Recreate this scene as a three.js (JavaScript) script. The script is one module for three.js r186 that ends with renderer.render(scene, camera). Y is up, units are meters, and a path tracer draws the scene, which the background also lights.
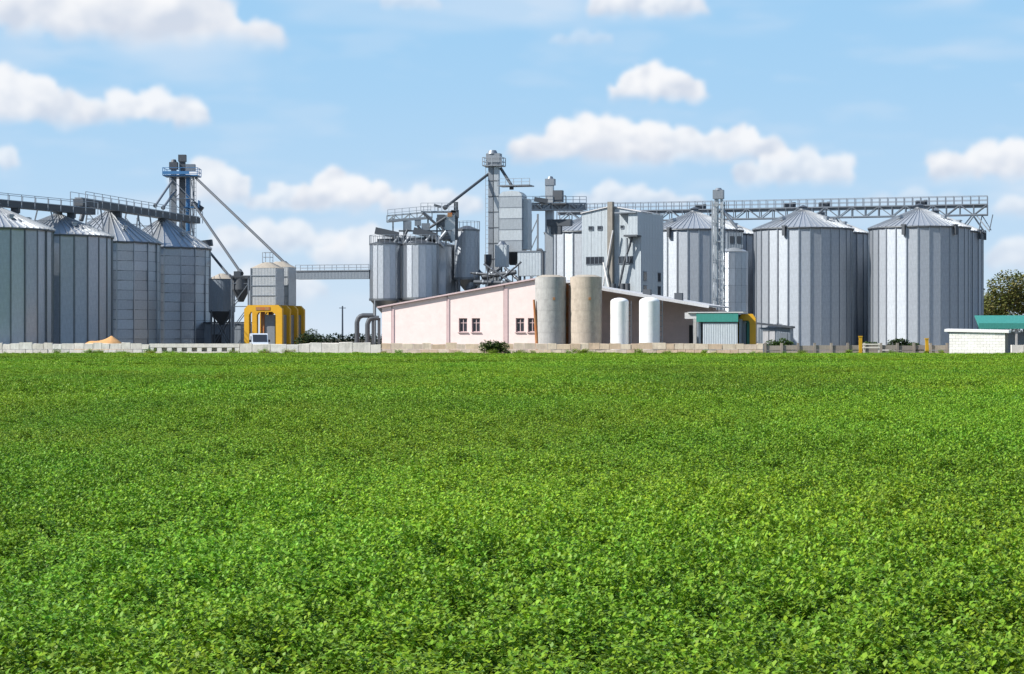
import * as THREE from 'three';
import { mergeGeometries } from 'three/addons/utils/BufferGeometryUtils.js';

// ---------------------------------------------------------------- camera, sky, sun, exposure
const scene = new THREE.Scene();
const EYE = 2.0;                                             // eye height in metres
const camera = new THREE.PerspectiveCamera(2 * Math.atan(337 / 2000) * 180 / Math.PI, 1024 / 674, 0.5, 6000);
camera.position.set(0, EYE, 0);
camera.lookAt(0, EYE, -100);
scene.add(camera);

const renderer = new THREE.WebGLRenderer({ antialias: true });
renderer.setSize(1024, 674);
renderer.toneMapping = THREE.LinearToneMapping;
renderer.toneMappingExposure = 1.6;
renderer.shadowMap.enabled = true;

const SUN_AZ = -71 * Math.PI / 180, SUN_EL = 40 * Math.PI / 180;
const SUN = new THREE.Vector3(Math.cos(SUN_EL) * Math.sin(SUN_AZ), Math.sin(SUN_EL), Math.cos(SUN_EL) * Math.cos(SUN_AZ));
const sun = new THREE.DirectionalLight(new THREE.Color().setRGB(1, 0.95, 0.87), 5);
sun.position.copy(SUN).multiplyScalar(400).add(new THREE.Vector3(0, 0, -200));
sun.target.position.set(0, 0, -200);
sun.castShadow = true;
Object.assign(sun.shadow.camera, { left: -260, right: 260, top: 260, bottom: -260, near: 1, far: 1200 });
sun.shadow.mapSize.set(4096, 4096);
sun.shadow.radius = 1;
scene.add(sun, sun.target);

// ---------------------------------------------------------------- random numbers and noise
function rng(seed) { let s = seed >>> 0; return () => { s = (s + 0x6D2B79F5) >>> 0; let t = Math.imul(s ^ (s >>> 15), 1 | s); t = (t + Math.imul(t ^ (t >>> 7), 61 | t)) ^ t; return ((t ^ (t >>> 14)) >>> 0) / 4294967296; }; }
const HASH = (() => { const r = rng(77), a = new Float32Array(65536); for (let i = 0; i < 65536; i++) a[i] = r(); return a; })();
const lattice = (x, y) => HASH[((x & 255) << 8) | (y & 255)];
function noise(x, y) {
  const ix = Math.floor(x), iy = Math.floor(y), fx = x - ix, fy = y - iy, u = fx * fx * (3 - 2 * fx), v = fy * fy * (3 - 2 * fy);
  const a = lattice(ix, iy), b = lattice(ix + 1, iy), c = lattice(ix, iy + 1), d = lattice(ix + 1, iy + 1);
  return a + (b - a) * u + (c - a) * v + (a - b - c + d) * u * v;
}
function fbm(x, y, n = 4) { let s = 0, a = 0.5, t = 0; for (let i = 0; i < n; i++) { s += a * noise(x, y); t += a; x = x * 2.03 + 17.1; y = y * 2.03 + 9.7; a *= 0.5; } return s / t; }
const clamp = (x, a = 0, b = 1) => Math.min(b, Math.max(a, x));
const smooth = (a, b, x) => { const t = clamp((x - a) / (b - a)); return t * t * (3 - 2 * t); };
const lerp = (a, b, t) => a + (b - a) * t;

// ---------------------------------------------------------------- the sky: clear air and cumulus, in degrees of azimuth and elevation
{
  const AIR = 0.645, W = 4096, H = 2048, data = new Float32Array(W * H * 4), HALF = new Float32Array(W * H * 2);   // HALF: cloud cover, cloud brightness
  const clouds = [];
  // each puff: azimuth from straight ahead, elevation, radius (all degrees); a cloud has a flat base
  const K = 180 / Math.PI / 2000;
  const survey = (x0, x1, base, tops, cover = 1) => {            // a cloud seen between two bearings, with the heights of its lumps
    const puffs = [];
    const n = tops.length;
    tops.forEach((t, i) => {
      const x = lerp(x0, x1, (i + 0.5) / n), r = Math.max((x1 - x0) / n * 0.72, (base - t) * 0.5);
      const top = t + r;
      puffs.push([(x - 512) * K, (337 - top) * K, r * K]);
      if (base - t > r * 1.6) puffs.push([(x - 512) * K, (337 - (base - r * 0.4)) * K, r * 1.1 * K]);
    });
    clouds.push({ puffs, base: (337 - base) * K, top: (337 - Math.min(...tops)) * K, cover });
  };
  survey(10, 290, 40, [-12, -30, -36, -30, -8, 14], 1);
  survey(-70, 95, 124, [84, 70, 70, 78, 95], 0.95);
  survey(80, 208, 124, [100, 90, 88, 98], 0.92);
  survey(-40, 28, 172, [150, 142, 150], 0.7);
  survey(178, 246, 200, [172, 158, 160, 172], 0.85);
  survey(252, 308, 208, [192, 182, 184], 0.75);
  survey(296, 392, 205, [182, 165, 170, 178], 0.95);
  survey(385, 480, 210, [188, 181, 184, 192], 0.75);
  survey(215, 345, 248, [224, 216, 214, 226], 0.72);
  survey(310, 410, 266, [240, 226, 222, 230], 0.72);
  survey(180, 320, 296, [270, 260, 266], 0.6);
  survey(606, 706, 98, [84, 66, 60, 70, 80], 1);
  survey(512, 660, 156, [134, 118, 112, 112, 120], 1);
  survey(640, 785, 158, [118, 124, 128, 124, 136], 0.95);
  survey(735, 850, 182, [160, 148, 146, 152], 0.8);
  survey(570, 705, 203, [190, 178, 182, 186, 192], 0.7);
  survey(590, 705, 16, [-8, -14, -10, -2], 0.9);
  survey(380, 440, 10, [-6, -10, -4], 0.45);
  survey(550, 612, 44, [34, 29, 33], 0.3);
  survey(922, 1090, 178, [152, 142, 138, 136, 140], 0.95);
  survey(985, 1080, 216, [196, 190, 196], 0.6);
  survey(985, 1100, 266, [236, 224, 230], 0.65);
  survey(860, 960, 205, [192, 186, 192], 0.35);
  const r = rng(5);
  for (let k = 0; k < 260; k++) {                                // the same fair-weather cumulus all round and overhead
    const e = 1 + 44 * Math.pow(r(), 2.8), a = -180 + 360 * r();
    if (Math.abs(a) < 17.5 && e < 12.5) { r(); r(); continue; }
    const size = (0.5 + 1.4 * r()) * (0.8 + e * 0.16), n = 3 + Math.floor(r() * 4), puffs = [], cs = Math.cos(e * Math.PI / 180);
    for (let i = 0; i < n; i++) { const t = (i + 0.5) / n - 0.5, rad = size * (0.35 + 0.3 * r()) * (1 - Math.abs(t)); puffs.push([a + t * size * 2.6 / cs, e + rad * 0.6, rad]); }
    clouds.push({ puffs, base: e, top: e + size, cover: 0.55 + 0.45 * r(), cs });
  }
  for (const c of clouds) {
    const cs = c.cs ?? 1;
    let a0 = 1e9, a1 = -1e9, e1 = -1e9;
    for (const [a, e, rad] of c.puffs) { a0 = Math.min(a0, a - rad * 1.5 / cs); a1 = Math.max(a1, a + rad * 1.5 / cs); e1 = Math.max(e1, e + rad * 1.5); }
    const size = Math.max(0.5, c.top - c.base), e0 = c.base - size * 0.35;
    const r0 = Math.max(H / 2, Math.floor((e0 / 180 + 0.5) * H)), r1 = Math.min(H - 1, Math.ceil((e1 / 180 + 0.5) * H));
    const c0 = Math.floor(((a0 - 90) / 360 + 0.5) * W), c1 = Math.ceil(((a1 - 90) / 360 + 0.5) * W), f = 1.6 / size;
    for (let row = r0; row <= r1; row++) {
      const e = ((row + 0.5) / H - 0.5) * 180;
      for (let col = c0; col <= c1; col++) {
        const a = ((col + 0.5) / W - 0.5) * 360 + 90, n1 = fbm(a * f * 1.3 * cs + 40, e * f * 1.5 + 11, 5), n2 = fbm(a * f * 1.3 * cs + 90, e * f * 1.5 + 71, 3);
        const aa = a + (n2 - 0.5) * size * 0.5 / cs, ee = e + (n1 - 0.5) * size * 0.5;
        let d = 0;
        for (const [pa, pe, rad] of c.puffs) { const x = (aa - pa) * cs / rad, y = (ee - pe) / rad, q = 1 - x * x - y * y; if (q > 0) d += q * (1 - d * 0.5); }
        if (d <= 0) continue;
        const rise = (e - c.base) / size;
        d = d + (n1 - 0.5) * 0.55;
        const cover = smooth(0.03, 0.55, d) * smooth(-0.3, 0.12, rise + (n2 - 0.5) * 0.3) * c.cover;
        if (cover <= 0) continue;
        const n3 = fbm((a + 0.18 * size) * f * 1.3 * cs + 40, (e - 0.2 * size) * f * 1.5 + 11, 4);
        const lit = clamp(0.26 + 0.8 * smooth(-0.05, 0.75, rise) + (n1 - n3) * 1.5);
        const k = (row * W + ((col % W) + W) % W) * 2, was = HALF[k], now = was + cover * (1 - was);
        HALF[k + 1] = (HALF[k + 1] * was * (1 - cover) + lit * cover) / Math.max(now, 1e-5);
        HALF[k] = now;
      }
    }
  }
  const stops = [[0, 0.66, 0.77, 0.89], [1.5, 0.58, 0.73, 0.885], [4, 0.47, 0.675, 0.885], [7, 0.385, 0.63, 0.88], [10, 0.335, 0.60, 0.875], [25, 0.19, 0.41, 0.72], [50, 0.09, 0.24, 0.52], [90, 0.06, 0.18, 0.43]];
  for (let row = 0; row < H; row++) {
    const e = Math.max(0, ((row + 0.5) / H - 0.5) * 180);
    let s = 0; while (s < stops.length - 2 && e > stops[s + 1][0]) s++;
    const t = clamp((e - stops[s][0]) / (stops[s + 1][0] - stops[s][0])), er = e * Math.PI / 180;
    for (let col = 0; col < W; col++) {
      const k = row * W + col, az = ((col + 0.5) / W - 0.5) * 2 * Math.PI;
      const cosSun = Math.cos(er) * Math.cos(az) * SUN.x + Math.sin(er) * SUN.y + Math.cos(er) * Math.sin(az) * SUN.z;
      const glow = 0.5 * Math.pow(Math.max(0, cosSun), 24) + 0.12 * Math.pow(Math.max(0, cosSun), 4);
      let veil = 0;
      if (row >= H / 2 && e < 40) {                              // thin streaks of high cloud
        const ad = az * 180 / Math.PI;
        veil = 0.34 * smooth(0.47, 0.8, fbm(ad * 0.16 + 3, e * 0.75 + 5, 4)) + 0.14 * smooth(0.5, 0.8, fbm(ad * 0.45 + 31, e * 1.9 + 15, 4));
      }
      const cover = HALF[k * 2], lit = HALF[k * 2 + 1];
      const white = [lerp(0.64, 0.95, lit), lerp(0.69, 0.945, lit), lerp(0.79, 0.955, lit)];
      for (let c = 0; c < 3; c++) {
        let v = lerp(stops[s][c + 1], stops[s + 1][c + 1], t) + glow;
        v = lerp(v, [0.80, 0.84, 0.91][c], veil);
        data[k * 4 + c] = lerp(v, white[c] + glow * 0.6, cover * 0.93) * AIR;
      }
      data[k * 4 + 3] = 1;
    }
  }
  const sky = new THREE.DataTexture(data, W, H, THREE.RGBAFormat, THREE.FloatType);
  sky.mapping = THREE.EquirectangularReflectionMapping;
  sky.magFilter = sky.minFilter = THREE.LinearFilter;
  sky.wrapS = THREE.RepeatWrapping;
  sky.needsUpdate = true;
  scene.background = sky;
  scene.environment = sky;
}

// ---------------------------------------------------------------- textures and materials
function tex(size, fn, srgb = false) {                           // fn(u, v) -> [r, g, b] 0..1
  const a = new Uint8Array(size * size * 4);
  for (let y = 0; y < size; y++) for (let x = 0; x < size; x++) {
    const c = fn(x / size, y / size), k = (y * size + x) * 4;
    for (let i = 0; i < 3; i++) a[k + i] = 255 * clamp(c[i]);
    a[k + 3] = 255;
  }
  const t = new THREE.DataTexture(a, size, size);
  t.magFilter = THREE.LinearFilter; t.minFilter = THREE.LinearFilter; t.wrapS = t.wrapT = THREE.RepeatWrapping;
  if (srgb) t.colorSpace = THREE.SRGBColorSpace;
  t.needsUpdate = true;
  return t;
}
const wrapped = (u, v, f, n) => {                                // fbm that repeats over the unit square
  const a = fbm(u * f, v * f, n), b = fbm((u - 1) * f, v * f, n), c = fbm(u * f, (v - 1) * f, n), d = fbm((u - 1) * f, (v - 1) * f, n);
  return lerp(lerp(a, b, u), lerp(c, d, u), v);
};
const scaled = (t, sx, sy = sx) => { const c = t.clone(); c.repeat.set(1 / sx, 1 / sy); c.needsUpdate = true; return c; };
const grey = (x) => [x, x, x];
const T = {
  spangle: tex(256, (u, v) => grey(0.80 + 0.24 * (wrapped(u, v, 24, 3) - 0.5) + 0.30 * (wrapped(u, v * 0.25 + 0.3, 14, 3) - 0.5))),
  plaster: tex(512, (u, v) => { const a = wrapped(u, v, 9, 5), b = wrapped(u, v, 60, 2); return grey(0.88 + 0.22 * (a - 0.5) + 0.10 * (b - 0.5)); }),
  concrete: tex(512, (u, v) => { const a = wrapped(u, v, 7, 5), b = wrapped(u, v, 50, 3), s = wrapped(u, v * 0.15 + 0.2, 22, 3); const x = 0.80 + 0.5 * (a - 0.5) + 0.2 * (b - 0.5) + 0.35 * (s - 0.5); return [x, x * 0.99, x * 0.96]; }),
  soil: tex(512, (u, v) => { const a = wrapped(u, v, 6, 5), b = wrapped(u, v, 70, 3), x = 0.75 + 0.6 * (a - 0.5) + 0.35 * (b - 0.5); return [x, x * 0.97, x * 0.92]; }),
  rust: tex(256, (u, v) => { const a = smooth(0.42, 0.62, wrapped(u, v * 0.4 + 0.1, 9, 4)); return [lerp(0.7, 0.85, a), lerp(0.62, 0.42, a), lerp(0.55, 0.2, a)]; }),
  ribs: tex(64, (u) => { const s = Math.cos(u * Math.PI * 2) * 0.42, l = Math.hypot(s, 1); return [0.5 + 0.5 * s / l, 0.5, 0.5 + 0.5 / l]; }),      // upright corrugation
  rings: tex(64, (u, v) => { const s = Math.cos(v * Math.PI * 2) * 0.34, l = Math.hypot(s, 1); return [0.5, 0.5 + 0.5 * s / l, 0.5 + 0.5 / l]; }),  // level corrugation
};
const lin = (r, g, b) => new THREE.Color().setRGB(r, g, b);
function mat(rgb, rough = 0.8, metal = 0, more = {}) { return new THREE.MeshStandardMaterial({ color: lin(...rgb), roughness: rough, metalness: metal, ...more }); }
const spangle = scaled(T.spangle, 2.2), rings = scaled(T.rings, 1, 0.11), ribs = scaled(T.ribs, 0.2, 1), plaster = scaled(T.plaster, 4), concreteMap = scaled(T.concrete, 3.2);
const silver = (k, rough, more = {}) => mat([0.47 * k, 0.515 * k, 0.575 * k], rough, 0.85, { map: spangle, normalMap: rings, ...more });
const M = {
  wall: [1, 0.95, 1.05, 0.91].map((k) => silver(k, 0.62)),                     // galvanised wall sheets of slightly different age
  wallSmooth: [0.95, 1.02, 0.9].map((k) => silver(k, 0.32)),
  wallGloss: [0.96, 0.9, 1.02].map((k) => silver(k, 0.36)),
  stiff: silver(0.8, 0.42, { normalMap: null }),
  stiffDark: silver(0.42, 0.5, { normalMap: null }),
  roof: [1, 0.94].map((k) => mat([0.52 * k, 0.55 * k, 0.585 * k], 0.45, 0.6, { map: spangle })),
  bin: mat([0.50, 0.53, 0.56], 0.45, 0.4, { map: spangle, normalMap: ribs }),
  steel: mat([0.27, 0.30, 0.34], 0.5, 0.6, { map: spangle }),
  lightSteel: mat([0.46, 0.50, 0.54], 0.45, 0.6, { map: spangle }),
  darkSteel: mat([0.075, 0.085, 0.10], 0.6, 0.3),
  rail: mat([0.30, 0.33, 0.37], 0.5, 0.6),
  blue: mat([0.05, 0.17, 0.36], 0.5, 0.1),
  cladding: mat([0.47, 0.53, 0.58], 0.5, 0.05, { map: spangle, normalMap: ribs }),
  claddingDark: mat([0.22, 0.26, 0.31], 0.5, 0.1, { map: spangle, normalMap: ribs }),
  dryer: mat([0.55, 0.60, 0.64], 0.45, 0.35, { map: spangle }),
  concrete: mat([0.47, 0.41, 0.355], 0.9, 0, { map: concreteMap }),
  concreteGrey: mat([0.42, 0.42, 0.43], 0.9, 0, { map: concreteMap }),
  rust: mat([0.42, 0.26, 0.14], 0.85, 0.1, { map: scaled(T.rust, 2.4) }),
  shaft: mat([0.27, 0.255, 0.235], 0.85, 0, { map: concreteMap }),
  tan: mat([0.40, 0.36, 0.31], 0.9, 0, { map: concreteMap }),
  pink: mat([0.84, 0.69, 0.67], 0.9, 0, { map: plaster }),
  pinkTrim: mat([0.58, 0.44, 0.45], 0.9, 0, { map: plaster }),
  white: mat([0.80, 0.80, 0.79], 0.6, 0, { map: plaster }),
  vanPaint: mat([0.50, 0.55, 0.62], 0.35, 0.1),
  tank: mat([0.82, 0.83, 0.84], 0.4, 0.05, { map: plaster }),
  whitewash: [[0.86, 0.82, 0.77], [0.80, 0.76, 0.70], [0.88, 0.86, 0.82]].map((c) => mat(c, 0.95, 0, { map: concreteMap })),
  tanBlock: [[0.82, 0.66, 0.50], [0.76, 0.58, 0.43], [0.85, 0.72, 0.58], [0.76, 0.63, 0.52]].map((c) => mat(c, 0.95, 0, { map: concreteMap })),
  greyPanel: [[0.30, 0.27, 0.24], [0.36, 0.32, 0.28], [0.27, 0.24, 0.22]].map((c) => mat(c, 0.95, 0, { map: concreteMap })),
  yellow: mat([0.62, 0.335, 0.010], 0.5, 0, { map: plaster }),
  teal: mat([0.045, 0.27, 0.23], 0.5, 0.1, { map: spangle }),
  roofSheet: mat([0.62, 0.62, 0.64], 0.55, 0.2, { map: spangle }),
  dark: mat([0.03, 0.03, 0.035], 0.7),
  glass: mat([0.03, 0.035, 0.045], 0.12, 0, {}),
  frame: mat([0.72, 0.72, 0.72], 0.6),
  rubber: mat([0.02, 0.02, 0.02], 0.9),
  lamp: mat([0.7, 0.72, 0.75], 0.15, 0.2),
  sand: mat([0.66, 0.38, 0.17], 1, 0, { map: scaled(T.soil, 1.6) }),
  bark: mat([0.09, 0.07, 0.05], 0.95, 0, { map: scaled(T.soil, 0.6) }),
  soil: mat([0.10, 0.085, 0.055], 1, 0, { map: scaled(T.soil, 5) }),
  yard: mat([0.25, 0.22, 0.175], 1, 0, { map: scaled(T.soil, 9) }),
};
function leafMat(rgb, through = 0.35) { return new THREE.MeshPhysicalMaterial({ color: lin(...rgb), roughness: 0.5, specularIntensity: 0.28, transmission: through, thickness: 0, side: THREE.DoubleSide, vertexColors: true }); }

// ---------------------------------------------------------------- shape helpers
const V = (x, y, z) => new THREE.Vector3(x, y, z);
const UP = V(0, 1, 0);
// bearings and heights taken off the photograph (2000 pixels to the unit of tangent) turned into metres at a known distance d
const X = (px, d) => (px - 512) * d / 2000, Y = (py, d) => EYE + (337 - py) * d / 2000;
const at = (px, py, d) => V(X(px, d), Y(py, d), -d);
function boxGeo(w, h, d) {
  const g = new THREE.BoxGeometry(w, h, d), uv = g.attributes.uv, s = [[d, h], [d, h], [w, d], [w, d], [w, h], [w, h]];
  for (let i = 0; i < 24; i++) uv.setXY(i, uv.getX(i) * s[i >> 2][0], uv.getY(i) * s[i >> 2][1]);
  return g;
}
function cylGeo(r0, r1, h, n = 20, open = false) {
  const g = new THREE.CylinderGeometry(r1, r0, h, n, 1, open), uv = g.attributes.uv, side = (n + 1) * 2;
  for (let i = 0; i < uv.count; i++) i < side ? uv.setXY(i, uv.getX(i) * 2 * Math.PI * Math.max(r0, r1), uv.getY(i) * h) : uv.setXY(i, uv.getX(i) * 2 * r0, uv.getY(i) * 2 * r0);
  return g;
}
class Kit {
  constructor() { this.g = []; }
  add(g) { this.g.push(g); return this; }
  box(x, y, z, w, h, d, ry = 0, rx = 0, rz = 0) { const g = boxGeo(w, h, d); if (ry || rx || rz) g.applyMatrix4(new THREE.Matrix4().makeRotationFromEuler(new THREE.Euler(rx, ry, rz, 'YXZ'))); g.translate(x, y, z); return this.add(g); }
  cyl(x, y, z, r0, r1, h, n = 20, open = false) { const g = cylGeo(r0, r1, h, n, open); g.translate(x, y + h / 2, z); return this.add(g); }   // y: its foot
  bar(p, q, w, h = w) {
    const d = q.clone().sub(p), l = d.length(), g = boxGeo(w, h, l);
    const m = new THREE.Matrix4().lookAt(q, p, Math.abs(d.y) / l > 0.99 ? V(0, 0, 1) : UP);
    g.applyMatrix4(m); g.translate((p.x + q.x) / 2, (p.y + q.y) / 2, (p.z + q.z) / 2); return this.add(g);
  }
  tube(p, q, r, r1 = r, n = 10) {
    const d = q.clone().sub(p), l = d.length(), g = cylGeo(r, r1, l, n);
    g.applyQuaternion(new THREE.Quaternion().setFromUnitVectors(UP, d.normalize())); g.translate((p.x + q.x) / 2, (p.y + q.y) / 2, (p.z + q.z) / 2); return this.add(g);
  }
  path(points, r, n = 8, seg = 24) { return this.add(new THREE.TubeGeometry(new THREE.CatmullRomCurve3(points, false, 'catmullrom', 0.1), seg, r, n)); }
  poly(pts, depth, z = 0) {                                      // an upright outline with thickness, its front at z
    const g0 = new THREE.ExtrudeGeometry(new THREE.Shape(pts.map(([x, y]) => new THREE.Vector2(x, y))), { depth, bevelEnabled: false });
    g0.translate(0, 0, z - depth);
    const n = g0.attributes.position.count; g0.setIndex([...Array(n).keys()]); g0.clearGroups(); return this.add(g0);
  }
  ladder(x, y0, y1, z, w = 0.45) { this.box(x - w / 2, (y0 + y1) / 2, z, 0.06, y1 - y0, 0.06).box(x + w / 2, (y0 + y1) / 2, z, 0.06, y1 - y0, 0.06); for (let y = y0 + 0.4; y < y1; y += 0.6) this.box(x, y, z, w, 0.05, 0.05); return this; }
  geo() { const list = this.g.map((g) => { for (const k of Object.keys(g.attributes)) if (!['position', 'normal', 'uv'].includes(k)) g.deleteAttribute(k); return g; }); return list.length === 1 ? list[0] : mergeGeometries(list); }
  build(name, m, parent) { return part(name, this.geo(), m, parent); }
}
const kit = () => new Kit();
const taken = new Map();
function numbered(name) { const n = taken.get(name) ?? 0; taken.set(name, n + 1); return n ? `${name}_${String(n).padStart(3, '0')}` : name; }
function part(name, geo, m, parent) { const o = new THREE.Mesh(geo, m); o.name = name; o.castShadow = o.receiveShadow = true; parent.add(o); return o; }
function tag(o, label, category, group) { o.userData.label = label; o.userData.category = category; if (group) o.userData.group = group; return o; }
function thing(name, label, category, [x, y, z] = [0, 0, 0], turn = 0, group) {
  const o = new THREE.Group(); o.name = numbered(name); o.position.set(x, y, z); o.rotation.y = turn; scene.add(o);
  return tag(o, label, category, group);
}
function single(name, geo, m, label, category, group) { return tag(part(numbered(name), geo, m, scene), label, category, group); }
function structure(name, geo, m) { const o = part(numbered(name), geo, m, scene); o.userData.kind = 'structure'; return o; }
const GRID = -0.262;                                             // the whole plant is laid out 15 degrees off the camera's axis
const RIGHT = V(Math.cos(GRID), 0, -Math.sin(GRID)), BACK = V(-Math.sin(GRID), 0, -Math.cos(GRID));

// ---------------------------------------------------------------- ground
{
  const g = new THREE.CircleGeometry(2400, 64); g.rotateX(-Math.PI / 2);
  const p = g.attributes.position, uv = g.attributes.uv;
  for (let i = 0; i < p.count; i++) uv.setXY(i, p.getX(i), p.getZ(i));
  structure('ground', g, M.soil);
  const y = new THREE.PlaneGeometry(420, 170); y.rotateX(-Math.PI / 2);
  for (let i = 0; i < 4; i++) y.attributes.uv.setXY(i, y.attributes.position.getX(i), y.attributes.position.getZ(i));
  y.translate(0, 0.02, -219.5 - 85);
  structure('yard', y, M.yard);
}

// ---------------------------------------------------------------- the crop: leafy shoots, patches of it set side by side
function leafPatch(seed, size, shoots, nodes, leaf, tall, bump) {
  const r = rng(seed), n = shoots * nodes * 3, pos = new Float32Array(n * 12), nor = new Float32Array(n * 12), col = new Float32Array(n * 12), idx = new Uint32Array(n * 6);
  let k = 0;
  const d = V(), s = V(), nn = V(), o = V();
  for (let i = 0; i < shoots; i++) {
    let x, z, clump, tries = 0;
    do {                                                         // shoots stand in tufts with gaps between
      x = (r() - 0.5) * size * 1.06; z = (r() - 0.5) * size * 1.06;
      clump = 0.66 * fbm(x / bump + seed * 7.3, z / bump + seed * 3.1, 2) + 0.34 * fbm(x / bump * 0.3 + seed * 5.3, z / bump * 0.3 + seed * 2.1, 2);
    } while (r() > smooth(0.3, 0.62, clump) + 0.12 && ++tries < 6);
    const h = tall * (0.30 + 1.6 * (clump - 0.2)) * (0.86 + 0.22 * r()), lx = (r() - 0.5) * 0.45, lz = (r() - 0.5) * 0.45;
    const tone = 0.82 + 0.36 * r(), warm = r();
    for (let j = 0; j < nodes; j++) {
      const t = 1 - 0.62 * Math.pow(j / nodes, 1.1), a0 = r() * 6.283, spread = leaf * (0.5 + 1.3 * r());
      const cx = x + lx * h * t * t + Math.cos(a0) * spread, cz = z + lz * h * t * t + Math.sin(a0) * spread, cy = h * t + (r() - 0.5) * leaf;
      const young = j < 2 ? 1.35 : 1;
      for (let m = 0; m < 3; m++) {
        const a = a0 + (m - 1) * 0.95 + (r() - 0.5) * 0.5, pitch = -0.55 + 1.65 * r(), L = leaf * (0.72 + 0.5 * r()), Wd = L * (0.27 + 0.1 * r());
        d.set(Math.cos(a) * Math.cos(pitch), Math.sin(pitch), Math.sin(a) * Math.cos(pitch));
        s.set(-Math.sin(a), (r() - 0.5) * 0.7, Math.cos(a)).normalize();
        nn.crossVectors(s, d).normalize(); if (nn.y < 0) nn.negate();
        const q = k * 12, fold = Wd * 0.35;
        const put = (v, al, sd, up) => { o.set(cx, cy, cz).addScaledVector(d, al).addScaledVector(s, sd).addScaledVector(nn, up); pos[q + v * 3] = o.x; pos[q + v * 3 + 1] = Math.max(0.01, o.y); pos[q + v * 3 + 2] = o.z; };
        put(0, 0, 0, 0); put(1, L * 0.55, Wd, fold); put(2, L, 0, 0); put(3, L * 0.55, -Wd, fold);
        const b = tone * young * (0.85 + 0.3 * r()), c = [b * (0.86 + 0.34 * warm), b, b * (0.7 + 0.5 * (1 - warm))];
        for (let v = 0; v < 4; v++) { nor[q + v * 3] = nn.x; nor[q + v * 3 + 1] = nn.y; nor[q + v * 3 + 2] = nn.z; col[q + v * 3] = c[0]; col[q + v * 3 + 1] = c[1]; col[q + v * 3 + 2] = c[2]; }
        idx.set([k * 4, k * 4 + 1, k * 4 + 2, k * 4, k * 4 + 2, k * 4 + 3], k * 6);
        k++;
      }
    }
  }
  const g = new THREE.BufferGeometry();
  g.setAttribute('position', new THREE.BufferAttribute(pos, 3)); g.setAttribute('normal', new THREE.BufferAttribute(nor, 3)); g.setAttribute('color', new THREE.BufferAttribute(col, 3)); g.setIndex(new THREE.BufferAttribute(idx, 1));
  return g;
}
{
  const crop = new THREE.Group(); crop.name = 'alfalfa_crop'; scene.add(crop);
  tag(crop, 'dense green leafy crop covering the whole foreground field', 'crop'); crop.userData.kind = 'stuff';
  const green = leafMat([0.158, 0.278, 0.020], 0.42);
  const r = rng(99), m4 = new THREE.Matrix4(), q = new THREE.Quaternion(), c = new THREE.Color();
  function sow(d0, d1, size, variants, tint = [1, 1, 1], edge = false) {
    const step = size * 0.93, spots = variants.map(() => []);
    for (let d = d0; d < d1; d += step) {
      const half = d * 0.30 + 4;
      for (let x = -half; x < half; x += step) spots[Math.floor(r() * variants.length)].push([x + (r() - 0.5) * step * 0.3, -d + (r() - 0.5) * step * 0.3]);
    }
    spots.forEach((list, v) => {
      const im = new THREE.InstancedMesh(variants[v], green, list.length);
      list.forEach(([x, z], i) => {
        const lush = fbm(x * 0.33 + 50, z * 0.16 + 20, 3), old = fbm(x * 0.12 + 9, z * 0.05 + 70, 3), s = 0.97 + 0.14 * r();
        q.setFromAxisAngle(UP, Math.floor(r() * 4) * Math.PI / 2 + (r() - 0.5) * 0.3);
        m4.compose(V(x, 0, z), q, V(s, (0.58 + 0.84 * lush) * (edge ? 0.6 + 1.2 * Math.pow(r(), 4) : 1), s)); im.setMatrixAt(i, m4);
        const b = 0.72 + 0.56 * old, w = (fbm(x * 0.35 + 3, z * 0.16 + 33, 3) - 0.5) * 0.4;
        im.setColorAt(i, c.setRGB(b * (1 + w) * tint[0], b * tint[1], b * (1 - w * 0.5) * tint[2]));
      });
      im.name = 'crop_leaves'; im.castShadow = im.receiveShadow = true; im.userData.kind = 'stuff'; crop.add(im);
    });
  }
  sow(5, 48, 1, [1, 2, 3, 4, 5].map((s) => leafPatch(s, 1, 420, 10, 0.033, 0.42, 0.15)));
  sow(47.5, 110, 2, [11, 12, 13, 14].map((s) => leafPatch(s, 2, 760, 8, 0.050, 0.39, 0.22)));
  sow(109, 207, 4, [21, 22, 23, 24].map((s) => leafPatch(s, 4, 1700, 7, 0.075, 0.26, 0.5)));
  sow(206, 219, 2.4, [31, 32, 33].map((s) => leafPatch(s, 2.4, 800, 5, 0.06, 0.14, 0.5)), [1.2, 1.08, 1.0], true);
  const tuft = leafPatch(41, 0.6, 60, 6, 0.07, 0.75, 0.4), weeds = new THREE.InstancedMesh(tuft, green, 190);
  for (let i = 0; i < 190; i++) { const s = 0.35 + 0.75 * Math.pow(r(), 2.2); q.setFromAxisAngle(UP, r() * 6.28); m4.compose(V((r() - 0.5) * 150, 0, -217.4 - 2.2 * r()), q, V(s * (1 + r()), s, s)); weeds.setMatrixAt(i, m4); weeds.setColorAt(i, c.setRGB(0.7 + 0.6 * r(), 0.75 + 0.3 * r(), 0.9)); }
  weeds.name = 'weeds'; weeds.castShadow = weeds.receiveShadow = true; weeds.userData.kind = 'stuff'; crop.add(weeds);
}

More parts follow.
